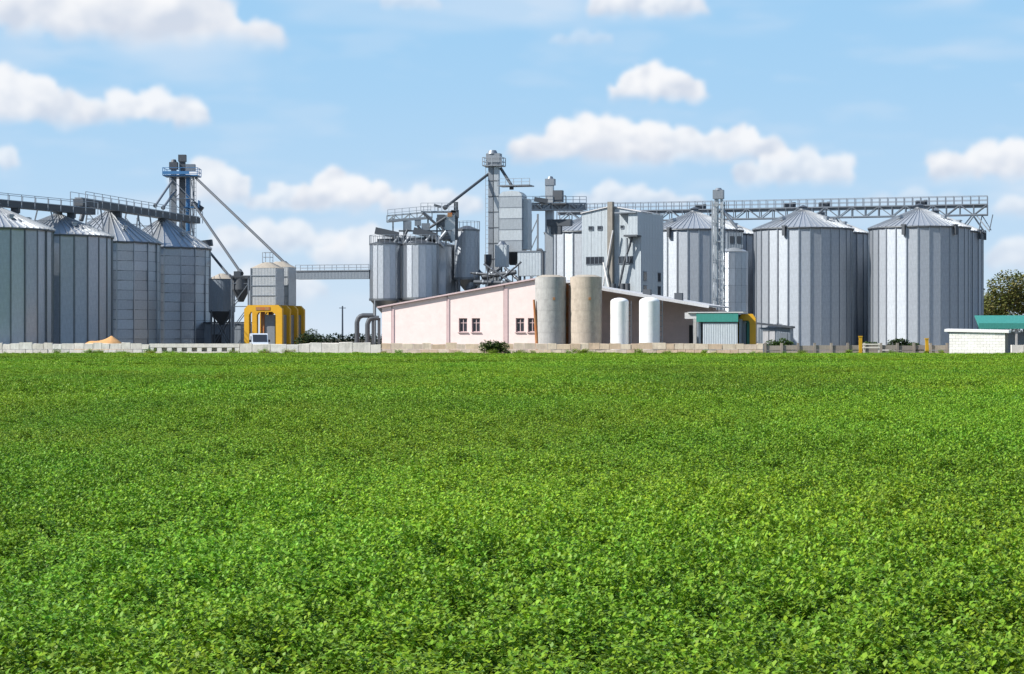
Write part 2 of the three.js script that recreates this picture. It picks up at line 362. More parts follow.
// ---------------------------------------------------------------- round grain silos
function grainSilo(name, label, group, o) {
  const { x, d, R, H, rise, N = 28, ringsN = 1, walls = M.wall, stiff = M.stiff, turn = 0, seed = 1, ribHeight = 0.09, sensors = [], wobble = 0.04 } = o;
  const t = thing(name, label, 'silo', [x, 0, -d], turn, group), r = rng(seed * 131 + 7), ap = R * Math.cos(Math.PI / N), w = 2 * R * Math.sin(Math.PI / N);
  kit().cyl(0, 0, 0, R + 0.35, R + 0.35, 0.5, 40).build('foundation', M.concreteGrey, t);
  const h = (H - 0.5) / ringsN, sheet = boxGeo(w - 0.03, h - (ringsN > 1 ? 0.05 : 0), 0.05), post = boxGeo(0.16, H - 0.5, 0.14);
  for (let i = 0; i < N; i++) {
    const a = (i + 0.5) / N * Math.PI * 2;
    for (let k = 0; k < ringsN; k++) {
      const p = part('wall_panel', sheet, walls[Math.floor(r() * walls.length)], t);
      p.position.set(Math.sin(a) * ap, 0.5 + h * (k + 0.5), Math.cos(a) * ap); p.rotation.y = a + (r() - 0.5) * wobble;
    }
    const b = i / N * Math.PI * 2, s = part('stiffener', post, stiff, t);
    s.position.set(Math.sin(b) * (R + 0.05), (H + 0.5) / 2, Math.cos(b) * (R + 0.05)); s.rotation.y = b;
  }
  if (ringsN > 1) for (let k = 1; k < ringsN; k++) { const g = new THREE.CylinderGeometry(R + 0.015, R + 0.015, 0.09, N, 1, true); g.rotateY(0); g.translate(0, 0.5 + h * k, 0); part('ring_seam', g, M.stiffDark, t); }
  // roof: wedge sheets with tall standing ribs
  const er = R + 0.28, slope = Math.hypot(er - 0.45, rise), pitch = Math.atan2(rise, er - 0.45), ew = 2 * er * Math.sin(Math.PI / N), tw = 2 * 0.45 * Math.sin(Math.PI / N);
  const wedge = kit();
  {
    const g = new THREE.BufferGeometry(), e = ew / 2 - 0.005, f = tw / 2, T0 = 0.03;
    const P = [[-e, 0, 0], [e, 0, 0], [f, 0, -slope], [-f, 0, -slope], [-e, -T0, 0], [e, -T0, 0], [f, -T0, -slope], [-f, -T0, -slope]];
    const F = [[0, 1, 2, 3], [5, 4, 7, 6], [4, 5, 1, 0], [1, 5, 6, 2], [4, 0, 3, 7]], pos = [], uv = [], ix = [];
    F.forEach((q, i) => { q.forEach((v) => { pos.push(...P[v]); uv.push(P[v][0], P[v][2]); }); ix.push(i * 4, i * 4 + 1, i * 4 + 2, i * 4, i * 4 + 2, i * 4 + 3); });
    g.setAttribute('position', new THREE.Float32BufferAttribute(pos, 3)); g.setAttribute('uv', new THREE.Float32BufferAttribute(uv, 2)); g.setIndex(ix); g.computeVertexNormals();
    wedge.add(g);
    wedge.bar(V(-e, ribHeight / 2, 0), V(-f, ribHeight / 2, -slope), 0.06, ribHeight);
    wedge.bar(V(0, ribHeight / 2 - 0.01, -0.01), V(0, ribHeight / 2 - 0.01, -slope * 0.8), 0.06, ribHeight);
  }
  const wg = wedge.geo(); wg.rotateX(pitch);
  const apE = er * Math.cos(Math.PI / N);
  for (let i = 0; i < N; i++) {
    const a = (i + 0.5) / N * Math.PI * 2, p = part('roof_panel', wg, M.roof[Math.floor(r() * 2)], t);
    p.position.set(Math.sin(a) * apE, H, Math.cos(a) * apE); p.rotation.y = a;
  }
  kit().cyl(0, H + rise - 0.12, 0, 0.62, 0.55, 0.5, 16).cyl(0, H + rise + 0.38, 0, 0.8, 0.12, 0.3, 16).build('roof_cap', M.stiffDark, t);
  kit().add((() => { const g = new THREE.TorusGeometry(R + 0.16, 0.09, 6, N * 2); g.rotateX(Math.PI / 2); g.translate(0, H - 0.12, 0); return g; })()).build('eave_ring', M.stiffDark, t);
  for (const a of sensors) { const k = kit(); k.box(0, 0, 0, 0.42, 1.25, 0.36).box(0, 0.7, -0.12, 0.62, 0.16, 0.5); const s = k.build('level_sensor_box', M.darkSteel, t); s.position.set(Math.sin(a) * (R + 0.32), H - 0.55, Math.cos(a) * (R + 0.32)); s.rotation.y = a; }
  for (let i = 0; i < 4; i++) { const a = i / 4 * Math.PI * 2 + 0.7, rr = R * 0.62, yy = H + rise * (1 - 0.62) + 0.2, v = kit().box(0, 0.18, 0, 0.5, 0.5, 0.6).box(0, 0.3, 0.32, 0.6, 0.12, 0.25).build('roof_vent', M.stiff, t); v.position.set(Math.sin(a) * rr, yy, Math.cos(a) * rr); v.rotation.y = a; }
  const la = o.ladderAt ?? 2.2, ld = kit().ladder(0, 0.6, H, 0).build('ladder', M.rail, t); ld.position.set(Math.sin(la) * (R + 0.3), 0, Math.cos(la) * (R + 0.3)); ld.rotation.y = la;
  return t;
}
const LEFT = 'steel silos in the row at the left', FRONT = 'conical silos of the front row at the right', REAR = 'conical silos of the rear row at the right';
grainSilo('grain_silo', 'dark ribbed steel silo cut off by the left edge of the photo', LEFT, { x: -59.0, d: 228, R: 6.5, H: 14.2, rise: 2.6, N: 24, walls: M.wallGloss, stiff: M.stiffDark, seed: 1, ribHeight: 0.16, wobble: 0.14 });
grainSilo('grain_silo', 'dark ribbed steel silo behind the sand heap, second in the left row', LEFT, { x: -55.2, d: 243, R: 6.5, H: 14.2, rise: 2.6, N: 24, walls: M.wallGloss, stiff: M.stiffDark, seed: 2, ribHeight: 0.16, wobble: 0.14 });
grainSilo('grain_silo', 'bluish steel silo of gridded sheets, third in the left row', LEFT, { x: -52.4, d: 260, R: 6.5, H: 14.2, rise: 4.1, N: 18, ringsN: 11, walls: M.wallSmooth, stiff: M.stiff, seed: 3, ribHeight: 0.10, wobble: 0.10 });
grainSilo('grain_silo', 'bluish steel silo of gridded sheets at the foot of the blue-platform tower', LEFT, { x: -48.2, d: 276, R: 6.5, H: 14.2, rise: 4.1, N: 18, ringsN: 11, walls: M.wallSmooth, stiff: M.stiff, seed: 4, turn: 0.2, ribHeight: 0.10, wobble: 0.10 });
grainSilo('grain_silo', 'steel silo half hidden behind the grey sheet metal building', FRONT, { x: 11.7, d: 292, R: 6.8, H: 17.2, rise: 2.75, seed: 5, sensors: [-0.1] });
grainSilo('grain_silo', 'conical steel silo between the sheet metal building and the lattice tower', FRONT, { x: 26.0, d: 285, R: 6.8, H: 17.1, rise: 2.75, seed: 6, sensors: [-0.62] });
grainSilo('grain_silo', 'conical steel silo with a bright stripe behind the grey lean-to shed', FRONT, { x: 40.9, d: 281, R: 6.85, H: 17.1, rise: 2.75, seed: 7, sensors: [-0.52] });
grainSilo('grain_silo', 'rightmost front conical steel silo, left of the white hut', FRONT, { x: 56.4, d: 277, R: 6.8, H: 17.05, rise: 2.75, seed: 8, sensors: [-0.5, 0.55] });
grainSilo('grain_silo', 'rear steel silo whose roof shows just right of the lattice tower', REAR, { x: 30.4, d: 301, R: 6.9, H: 17.3, rise: 2.75, seed: 9 });
grainSilo('grain_silo', 'dark rear steel silo in the gap between the two rightmost front silos', REAR, { x: 46.0, d: 297, R: 6.9, H: 17.3, rise: 2.75, seed: 10, sensors: [1.35] });
grainSilo('grain_silo', 'dark rear steel silo showing right of the rightmost front silo', REAR, { x: 62.0, d: 293, R: 6.8, H: 17.3, rise: 2.75, seed: 11, sensors: [0.9, 1.3] });

// ---------------------------------------------------------------- conveyor galleries and towers
function railing(k, p, q, side, height, step, w = 0.06) {          // posts and two rails along p-q, moved sideways
  const d = q.clone().sub(p), l = d.length(), s = V(-d.z, 0, d.x).normalize().multiplyScalar(side), n = Math.max(1, Math.round(l / step));
  for (let i = 0; i <= n; i++) { const a = p.clone().addScaledVector(d, i / n).add(s); k.bar(a, a.clone().add(V(0, height, 0)), w * 1.4); }
  for (const f of [0.5, 1]) k.bar(p.clone().add(s).add(V(0, height * f, 0)), q.clone().add(s).add(V(0, height * f, 0)), w);
}
function truss(k, p, q, width, height, bay, w) {
  const d = q.clone().sub(p), l = d.length(), s = V(-d.z, 0, d.x).normalize(), n = Math.max(1, Math.round(l / bay)), pt = (i, side, up) => p.clone().addScaledVector(d, i / n).addScaledVector(s, side * width / 2).add(V(0, up ? height : 0, 0));
  for (const side of [-1, 1]) {
    for (const up of [0, 1]) k.bar(pt(0, side, up), pt(n, side, up), w * 1.3);
    for (let i = 0; i <= n; i++) { k.bar(pt(i, side, 0), pt(i, side, 1), w); if (i < n) k.bar(pt(i, side, i % 2), pt(i + 1, side, (i + 1) % 2), w); }
  }
  for (let i = 0; i <= n; i++) k.bar(pt(i, -1, 0), pt(i, 1, 0), w);
}
function local(t, ...pts) { return pts.map((p) => p.clone().sub(t.position)); }

{ // lower gallery over the two nearest silos at the left, upper gallery from there to the tower
  const a = at(-70, 193, 221), b = at(92, 209, 247);
  const t = thing('conveyor_gallery', 'dark enclosed conveyor gallery over the two leftmost silo roofs', 'conveyor', [a.x, 0, a.z], 0, 'conveyor galleries over the silos');
  a.y = b.y = 17.1; const [p, q] = local(t, a, b);
  kit().bar(p.clone().add(V(0, 0.35, 0)), q.clone().add(V(0, 0.35, 0)), 1.1, 0.75).build('conveyor_trough', M.darkSteel, t);
  kit().bar(p.clone().add(V(0, 0.78, 0)), q.clone().add(V(0, 0.78, 0)), 0.7, 0.12).build('conveyor_cover', M.steel, t);
  const k = kit(); railing(k, p, q, 0.9, 1.5, 2.4); railing(k, p, q, -0.9, 1.5, 2.4); k.build('railing', M.rail, t);
  for (const f of [0.2, 0.5, 0.86]) { const c = p.clone().lerp(q, f); kit().tube(c, c.clone().add(V(0.4, -1.6, 0.6)), 0.28).box(c.x, c.y - 0.25, c.z, 0.9, 0.7, 0.9).build('drop_spout', M.darkSteel, t); }
  for (const f of [0.35, 0.68]) { const c = p.clone().lerp(q, f), s = kit(); for (const x of [-0.8, 0.8]) s.bar(c.clone().add(V(x, 0, 0)), c.clone().add(V(x * 1.8, -2.6, 0)), 0.14); s.bar(c.clone().add(V(-1.1, -1.2, 0)), c.clone().add(V(1.1, -1.2, 0)), 0.1); s.build('trestle', M.steel, t); }
}
{
  const a = at(78, 202, 247), b = at(196, 216, 289);
  const t = thing('conveyor_gallery', 'dark conveyor gallery sloping into the blue-platform tower over the gridded silos', 'conveyor', [a.x, 0, a.z], 0, 'conveyor galleries over the silos');
  a.y = 18.25; b.y = 18.4; const [p, q] = local(t, a, b);
  kit().bar(p.clone().add(V(0, 0.4, 0)), q.clone().add(V(0, 0.4, 0)), 1.3, 0.85).build('conveyor_trough', M.darkSteel, t);
  kit().bar(p.clone().add(V(0, 0.92, 0)), q.clone().add(V(0, 0.92, 0)), 0.9, 0.16).build('conveyor_cover', M.steel, t);
  const k = kit(); railing(k, p, q, 1.0, 1.7, 2.6); railing(k, p, q, -1.0, 1.7, 2.6); k.build('railing', M.rail, t);
  for (const f of [0.05, 0.30, 0.68]) { const c = p.clone().lerp(q, f); kit().tube(c, c.clone().add(V(-0.3, -1.8, 0.8)), 0.3).box(c.x, c.y - 0.3, c.z, 1.0, 0.8, 1.0).build('drop_spout', M.darkSteel, t); }
  for (const f of [0.12, 0.42, 0.52, 0.80, 0.9]) { const c = p.clone().lerp(q, f), s = kit(); for (const x of [-0.8, 0.8]) s.bar(c.clone().add(V(x, 0, 0)), c.clone().add(V(x * 1.6, -3.6, 0)), 0.16); s.bar(c.clone().add(V(-1.1, -1.4, 0)), c.clone().add(V(1.1, -1.4, 0)), 0.1).bar(c.clone().add(V(-1, -0.4, 0)), c.clone().add(V(1.3, -3, 0)), 0.1); s.build('trestle', M.steel, t); }
}
{ // long lattice gallery over the right-hand silos
  const mid = V(43.6, 0, -288), a = mid.clone().addScaledVector(RIGHT, -38), b = mid.clone().addScaledVector(RIGHT, 24.2);
  const t = thing('conveyor_gallery', 'long grey lattice gallery with railings above the right-hand silo roofs', 'conveyor', [a.x, 0, a.z], 0, 'conveyor galleries over the silos');
  a.y = 19.1; b.y = 19.2; const [p, q] = local(t, a, b);
  const k = kit(); truss(k, p, q, 1.8, 1.45, 1.9, 0.13); k.build('truss', M.steel, t);
  kit().bar(p.clone().add(V(0, 1.22, 0)), q.clone().add(V(0, 1.22, 0)), 0.7, 0.38).build('conveyor_trough', M.steel, t);
  kit().bar(p.clone().add(V(0, 1.49, 0)), q.clone().add(V(0, 1.49, 0)), 1.9, 0.06).build('walkway_deck', M.steel, t);
  for (const s of [-1, 1]) { const r = kit(); railing(r, p.clone().add(V(0, 1.5, 0)), q.clone().add(V(0, 1.5, 0)), s * 0.95, 1.15, 1.15, 0.08); r.build('railing', M.rail, t); }
  for (const f of [0.12, 0.3, 0.36, 0.52, 0.6, 0.66, 0.8, 0.86, 0.97]) {
    const c = p.clone().lerp(q, f), s = kit();
    for (const [x, z] of [[-1.9, 1], [1.9, 1], [-1.9, -1], [1.9, -1]]) s.bar(c.clone().add(V(x * 0.05, 0, z * 0.8)), c.clone().add(V(x, -2.4, z * 1.4)), 0.17);
    s.build('strut_frame', M.lightSteel, t);
  }
  const e = q.clone(), s = kit(); for (const x of [-0.9, 0.9]) s.bar(e.clone().add(V(x * 0.6, 0, x)), e.clone().add(V(x * 0.6 - 0.5, -2.4, x)), 0.12); s.bar(e.clone().add(V(-0.54, 0, -0.9)), e.clone().add(V(0.3, -2.2, 0.9)), 0.09); s.build('end_support', M.steel, t);
  for (const f of [0.34, 0.55, 0.63, 0.85]) { const c = p.clone().lerp(q, f); kit().box(c.x, c.y + 1.75, c.z, 1.2, 0.9, 0.9).cyl(c.x + 0.8, c.y + 1.5, c.z, 0.28, 0.28, 0.8, 10).build('drive_motor', M.darkSteel, t); }
}
function latticeTower(t, w, H, bay, bar, m, mBrace = m) {          // four legs, braces, in the group's own axes
  const k = kit(); const c = [[-1, -1], [1, -1], [1, 1], [-1, 1]].map(([x, z]) => [x * w / 2, z * w / 2]);
  c.forEach(([x, z]) => kit().box(x, H / 2, z, bar * 1.5, H, bar * 1.5).build('leg', m, t));
  for (let y = 0; y + bay <= H + 0.01; y += bay) c.forEach(([x, z], i) => { const [x1, z1] = c[(i + 1) % 4]; k.bar(V(x, y + bay, z), V(x1, y + bay, z1), bar).bar(V(x, y, z), V(x1, y + bay, z1), bar * 0.8); });
  k.build('bracing', mBrace, t);
}
function headPlatform(t, y, w, d, m, rail = M.rail) {
  const k = kit(), c = [[-w / 2, -d / 2], [w / 2, -d / 2], [w / 2, d / 2], [-w / 2, d / 2]];
  const p = kit().box(0, y, 0, w, 0.16, d).build('platform', m, t);
  c.forEach(([x, z], i) => { const [x1, z1] = c[(i + 1) % 4]; for (const f of [0.55, 1.1]) k.bar(V(x, y + f, z), V(x1, y + f, z1), 0.07); k.box(x, y + 0.55, z, 0.09, 1.1, 0.09).box((x + x1) / 2, y + 0.55, (z + z1) / 2, 0.08, 1.1, 0.08); });
  k.build('guard_rail', rail, p);
}
function spout(t, p, q, r, m) { const [a, b] = local(t, p, q); const o = kit().tube(a, b, r).build('spout', m, t); kit().tube(b.clone().lerp(a, 0.03), b.clone().lerp(a, -0.01), r * 1.7).build('flange', M.darkSteel, o); }
{ // left tower with the blue platform
  const d = 291, t = thing('elevator_tower', 'tall bucket elevator tower with bright blue head platform, at the left', 'elevator', [X(182, d), 0, -d], 0);
  const u = d / 2000;
  kit().box(-8 * u, 13.3, 0.2, 0.75, 26.6, 0.55).build('elevator_trunk', M.steel, t);
  kit().box(0.4 * u, 14, 0, 0.85, 28.0, 0.6).box(0.4 * u, 28.0, 0, 1.1, 1.0, 0.9).build('elevator_trunk', M.darkSteel, t);
  kit().box(6.5 * u, 12.8, 0.3, 0.6, 25.6, 0.5).build('elevator_trunk', M.blue, t);
  kit().box(-8 * u, 26.9, 0.2, 1.2, 1.0, 1.0).cyl(-8 * u, 27.3, 0.2, 0.5, 0.3, 0.5, 12).build('elevator_head', M.darkSteel, t);
  kit().box(9 * u, 26.6, 0.2, 1.3, 1.0, 1.0).build('elevator_head', M.steel, t);
  const sub = new THREE.Group(); latticeTower(t, 3.0, 25.2, 3.15, 0.11, M.steel);
  headPlatform(t, 25.4, 5.0, 3.6, M.blue, M.blue);
  kit().box(-0.6, 25.75, 1.85, 3.9, 0.4, 0.08).build('platform_skirt', M.blue, t);
  kit().box(1.6, 20.8, 0.6, 2.2, 0.14, 2.0).box(2.6, 21.3, 0.6, 0.08, 1.0, 2.0).build('landing', M.blue, t);
  kit().ladder(2.0, 0.5, 25.4, 1.3, 0.5).build('ladder', M.rail, t);
  kit().box(3.4, Y(244, d), 1.2, 2.4, 0.9, 1.2, 0, 0, 0.12).cyl(2.2, Y(250, d), 1.2, 0.4, 0.4, 1.2, 10).build('drive_unit', M.darkSteel, t);
  spout(t, at(196, 178, 290), at(288, 266, 262), 0.18, M.darkSteel);
  spout(t, at(193, 203, 290), at(241, 273, 266), 0.18, M.darkSteel);
  spout(t, at(203, 244, 288), at(230, 277, 268), 0.18, M.darkSteel);
  spout(t, at(174, 178, 290), at(155, 206, 286), 0.18, M.steel);
  spout(t, at(176, 190, 290), at(163, 208, 286), 0.18, M.steel);
  kit().box(2.3, Y(207, d), 0.2, 1.6, 0.9, 1.0, 0, 0, -0.6).build('spout_diverter', M.darkSteel, t);
}

// ---------------------------------------------------------------- truck loading point with the yellow portals
{
  const d = 251, c = at(263, 343, d), t = thing('loading_portal', 'row of yellow clad portal frames below the two square hopper bins', 'portal', [c.x, 0, c.z], GRID);
  for (const s of [0, 2.6, 5.2, 7.6]) {
    const w = 5.1, h = Y(305, d), b = 0.85, pts = [[-w / 2, 0], [-w / 2, h - 0.5], [-w / 2 + 0.5, h], [w / 2 - 0.5, h], [w / 2, h - 0.5], [w / 2, 0], [w / 2 - b, 0], [w / 2 - b, h - 1.25], [w / 2 - b - 0.4, h - 0.85], [-w / 2 + b + 0.05, h - 0.85], [-w / 2 + b - 0.2, h - 1.25], [-w / 2 + b - 0.2, 0]];
    kit().poly(pts, 0.5, -s).build('portal_frame', M.yellow, t);
    if (s < 7) kit().box(w / 2 - 0.42, 2.4, -s - 1.5, 0.1, 4.8, 1.9).build('side_panel', M.steel, t);
  }
  kit().box(0, Y(305, d) - 0.45, 0.03, 1.9, 0.4, 0.06).build('sign_plate', M.rust, t);
  for (const s of [1.2, 3.8, 6.4]) kit().box(-0.5, 2.6, -s, 0.45, 5.2, 0.4).build('inner_post', M.rust, t);
  kit().box(0.3, 2.4, -4.2, 1.6, 4.8, 6).build('weigh_cabin', M.steel, t);
}
function squareBin(name, label, group, pos, w, dep, y0, y1, m) {
  const t = thing(name, label, 'hopper', pos, GRID, group);
  kit().box(0, (y0 + y1) / 2, 0, w, y1 - y0, dep).build('wall', m, t);
  kit().add((() => { const g = cylGeo(w * 0.72, w * 0.2, 0.75, 4); g.rotateY(Math.PI / 4); g.scale(1, 1, dep / w); g.translate(0, y1 + 0.38, 0); return g; })()).build('roof', M.tan, t);
  kit().box(-w / 2 - 0.02, (y0 + y1) / 2, dep / 2 + 0.02, 0.12, y1 - y0, 0.12).box(w / 2 + 0.02, (y0 + y1) / 2, dep / 2 + 0.02, 0.12, y1 - y0, 0.12).build('corner_post', M.stiff, t);
  for (let y = y0 + 1.2; y < y1; y += 1.25) kit().box(0, y, dep / 2 + 0.04, w, 0.09, 0.08).build('rib', M.stiff, t);
  return t;
}
{
  const d = 252, c = at(263.5, 300, d), u = c.clone().addScaledVector(BACK, 1.4), v = c.clone().addScaledVector(BACK, 5.6);
  const t = squareBin('hopper_bin', 'square silver hopper bin with railed top, nearer of the two above the portal', 'hopper bins above the yellow portal', [u.x, 0, u.z], 3.35, 2.8, 6.03, Y(268, d), M.bin);
  const k = kit(); for (const [x, z] of [[-0.5, -0.5], [0.5, -0.5], [0.5, 0.5], [-0.5, 0.5]]) k.box(x, 12, z, 0.07, 1.4, 0.07); for (const y of [12.1, 12.7]) k.box(0, y, 0.5, 1, 0.06, 0.06).box(0, y, -0.5, 1, 0.06, 0.06).box(0.5, y, 0, 0.06, 0.06, 1).box(-0.5, y, 0, 0.06, 0.06, 1); k.build('guard_rail', M.rail, t);
  squareBin('hopper_bin', 'square silver hopper bin at the gallery end, farther of the two', 'hopper bins above the yellow portal', [v.x, 0, v.z], 3.35, 2.8, 6.03, Y(266, d), M.bin);
}
{ // dark tank, surge hopper and steelwork between the silos and the portal
  const d = 266, u = d / 2000, t = thing('legged_tank', 'dark round tank on legs right of the gridded silos', 'tank', [X(222, d), 0, -d]);
  kit().cyl(0, 5.4, 0, 1.75, 1.75, 4.3, 22).build('shell', M.claddingDark, t);
  kit().cyl(0, 9.7, 0, 1.85, 0.3, 0.75, 22).build('roof', M.tan, t);
  kit().cyl(0, 3.6, 0, 0.3, 1.75, 1.8, 22).build('cone', M.darkSteel, t);
  for (const [x, z] of [[-1.2, -1.2], [1.2, -1.2], [1.2, 1.2], [-1.2, 1.2]]) kit().box(x, 2.8, z, 0.2, 5.6, 0.2).build('leg', M.darkSteel, t);
  for (const z of [-1.2, 1.2]) kit().bar(V(-1.2, 0.6, z), V(1.2, 5, z), 0.12).bar(V(1.2, 0.6, z), V(-1.2, 5, z), 0.12).build('bracing', M.darkSteel, t);
  const d2 = 262, s = thing('surge_hopper', 'small dark hopper on a steel frame under the two spouts', 'hopper', [X(241, d2), 0, -d2]);
  kit().cyl(0, 6.6, 0, 0.35, 1.15, 1.6, 18).cyl(0, 8.2, 0, 1.15, 1.15, 1.5, 18).build('hopper_body', M.darkSteel, s);
  kit().box(0, 9.9, 0, 2.7, 0.25, 2.4).box(-0.5, 10.3, 0, 0.8, 0.6, 0.8).build('platform', M.darkSteel, s);
  for (const [x, z] of [[-1.1, -1], [1.1, -1], [1.1, 1], [-1.1, 1]]) kit().box(x, 4.9, z, 0.18, 9.8, 0.18).build('leg', M.steel, s);
  for (const z of [1, -1]) { const bb = kit(); for (let y = 0; y < 9; y += 3) bb.bar(V(-1.1, y, z), V(1.1, y + 3, z), 0.1).bar(V(-1.1, y + 3, z), V(1.1, y + 3, z), 0.08); bb.build('bracing', M.steel, s); }
  const d3 = 275, w = thing('pump_shed', 'low dark shed in the shade behind the legged tank', 'shed', [X(228, d3), 0, -d3], GRID);
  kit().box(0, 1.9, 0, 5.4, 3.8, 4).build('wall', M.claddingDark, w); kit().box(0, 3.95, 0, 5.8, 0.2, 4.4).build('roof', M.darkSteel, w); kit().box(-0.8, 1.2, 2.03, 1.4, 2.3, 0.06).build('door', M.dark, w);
}
{ // gallery between the bins and the round hopper silos
  const a = at(298, 274, 262), b = at(371, 274, 259), t = thing('conveyor_gallery', 'straight dark gallery against the sky from the square bins to the round hopper silos', 'conveyor', [a.x, 0, a.z], 0, 'conveyor galleries over the silos');
  a.y = b.y = Y(279, 260); const [p, q] = local(t, a, b);
  kit().bar(p.clone().add(V(0, 0.5, 0)), q.clone().add(V(0, 0.5, 0)), 1.4, 1.0).build('conveyor_trough', M.claddingDark, t);
  kit().bar(p.clone().add(V(0, 1.08, 0)), q.clone().add(V(0, 1.08, 0)), 1.6, 0.14).build('walkway_deck', M.steel, t);
  for (const s of [-1, 1]) { const k = kit(); railing(k, p.clone().add(V(0, 1.1, 0)), q.clone().add(V(0, 1.1, 0)), s * 0.78, 0.75, 1.6, 0.05); k.build('railing', M.rail, t); }
}

// ---------------------------------------------------------------- round hopper silos behind the pink building
function hopperSilo(label, px, d, r, top, bottom, m, seed) {
  const t = thing('hopper_silo', label, 'silo', [X(px, d), 0, -d], seed, 'round hopper silos behind the pink building'), h = top - bottom, N = 16, w = 2 * r * Math.sin(Math.PI / N), ap = r * Math.cos(Math.PI / N), g = boxGeo(w - 0.02, h, 0.05), q = rng(seed * 91 + 3), post = boxGeo(0.09, h, 0.09);
  for (let i = 0; i < N; i++) {
    const a = (i + 0.5) / N * Math.PI * 2, p = part('wall_panel', g, m[Math.floor(q() * m.length)], t); p.position.set(Math.sin(a) * ap, bottom + h / 2, Math.cos(a) * ap); p.rotation.y = a;
    const b = i / N * Math.PI * 2, s = part('stiffener', post, M.stiff, t); s.position.set(Math.sin(b) * r, bottom + h / 2, Math.cos(b) * r); s.rotation.y = b;
  }
  kit().cyl(0, bottom - r * 0.95, 0, 0.3, r, r * 0.95, 24).build('cone', M.stiff, t);
  kit().cyl(0, top, 0, r + 0.1, 0.35, 0.55, 24).build('roof', M.stiffDark, t);
  kit().cyl(0, top - 0.15, 0, r + 0.08, r + 0.08, 0.2, 24, true).cyl(0, bottom - 0.1, 0, r + 0.1, r + 0.1, 0.3, 24, true).build('ring_beam', M.stiffDark, t);
  for (let i = 0; i < 4; i++) { const a = i * Math.PI / 2 + 0.6; kit().box(Math.sin(a) * r, bottom / 2, Math.cos(a) * r, 0.2, bottom, 0.2, a).build('leg', M.steel, t); }
  const k = kit(); for (let i = 0; i < 20; i++) { const a = i / 20 * 6.2832, b = (i + 1) / 20 * 6.2832, R = r + 0.05; k.box(Math.sin(a) * R, top + 0.55, Math.cos(a) * R, 0.05, 1.1, 0.05).bar(V(Math.sin(a) * R, top + 1.1, Math.cos(a) * R), V(Math.sin(b) * R, top + 1.1, Math.cos(b) * R), 0.05); } k.build('guard_rail', M.rail, t);
  return t;
}
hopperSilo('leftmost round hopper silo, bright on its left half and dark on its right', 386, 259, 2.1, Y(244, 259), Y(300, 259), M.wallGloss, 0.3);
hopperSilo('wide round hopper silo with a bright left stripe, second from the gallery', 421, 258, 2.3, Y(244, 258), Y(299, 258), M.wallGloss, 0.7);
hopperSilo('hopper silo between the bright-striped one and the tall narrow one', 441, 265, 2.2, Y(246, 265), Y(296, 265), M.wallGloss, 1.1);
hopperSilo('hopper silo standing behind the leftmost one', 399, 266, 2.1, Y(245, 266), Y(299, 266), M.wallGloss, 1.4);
{
  const t = hopperSilo('tall narrow hopper silo with railed top, nearest the central elevator', 467, 263, 1.62, Y(230, 263), Y(279, 263), M.wall, 1.9);
  kit().cyl(-0.6, 5, 0.4, 0.6, 0.75, 4.2, 16).build('discharge_leg', M.steel, t);
}
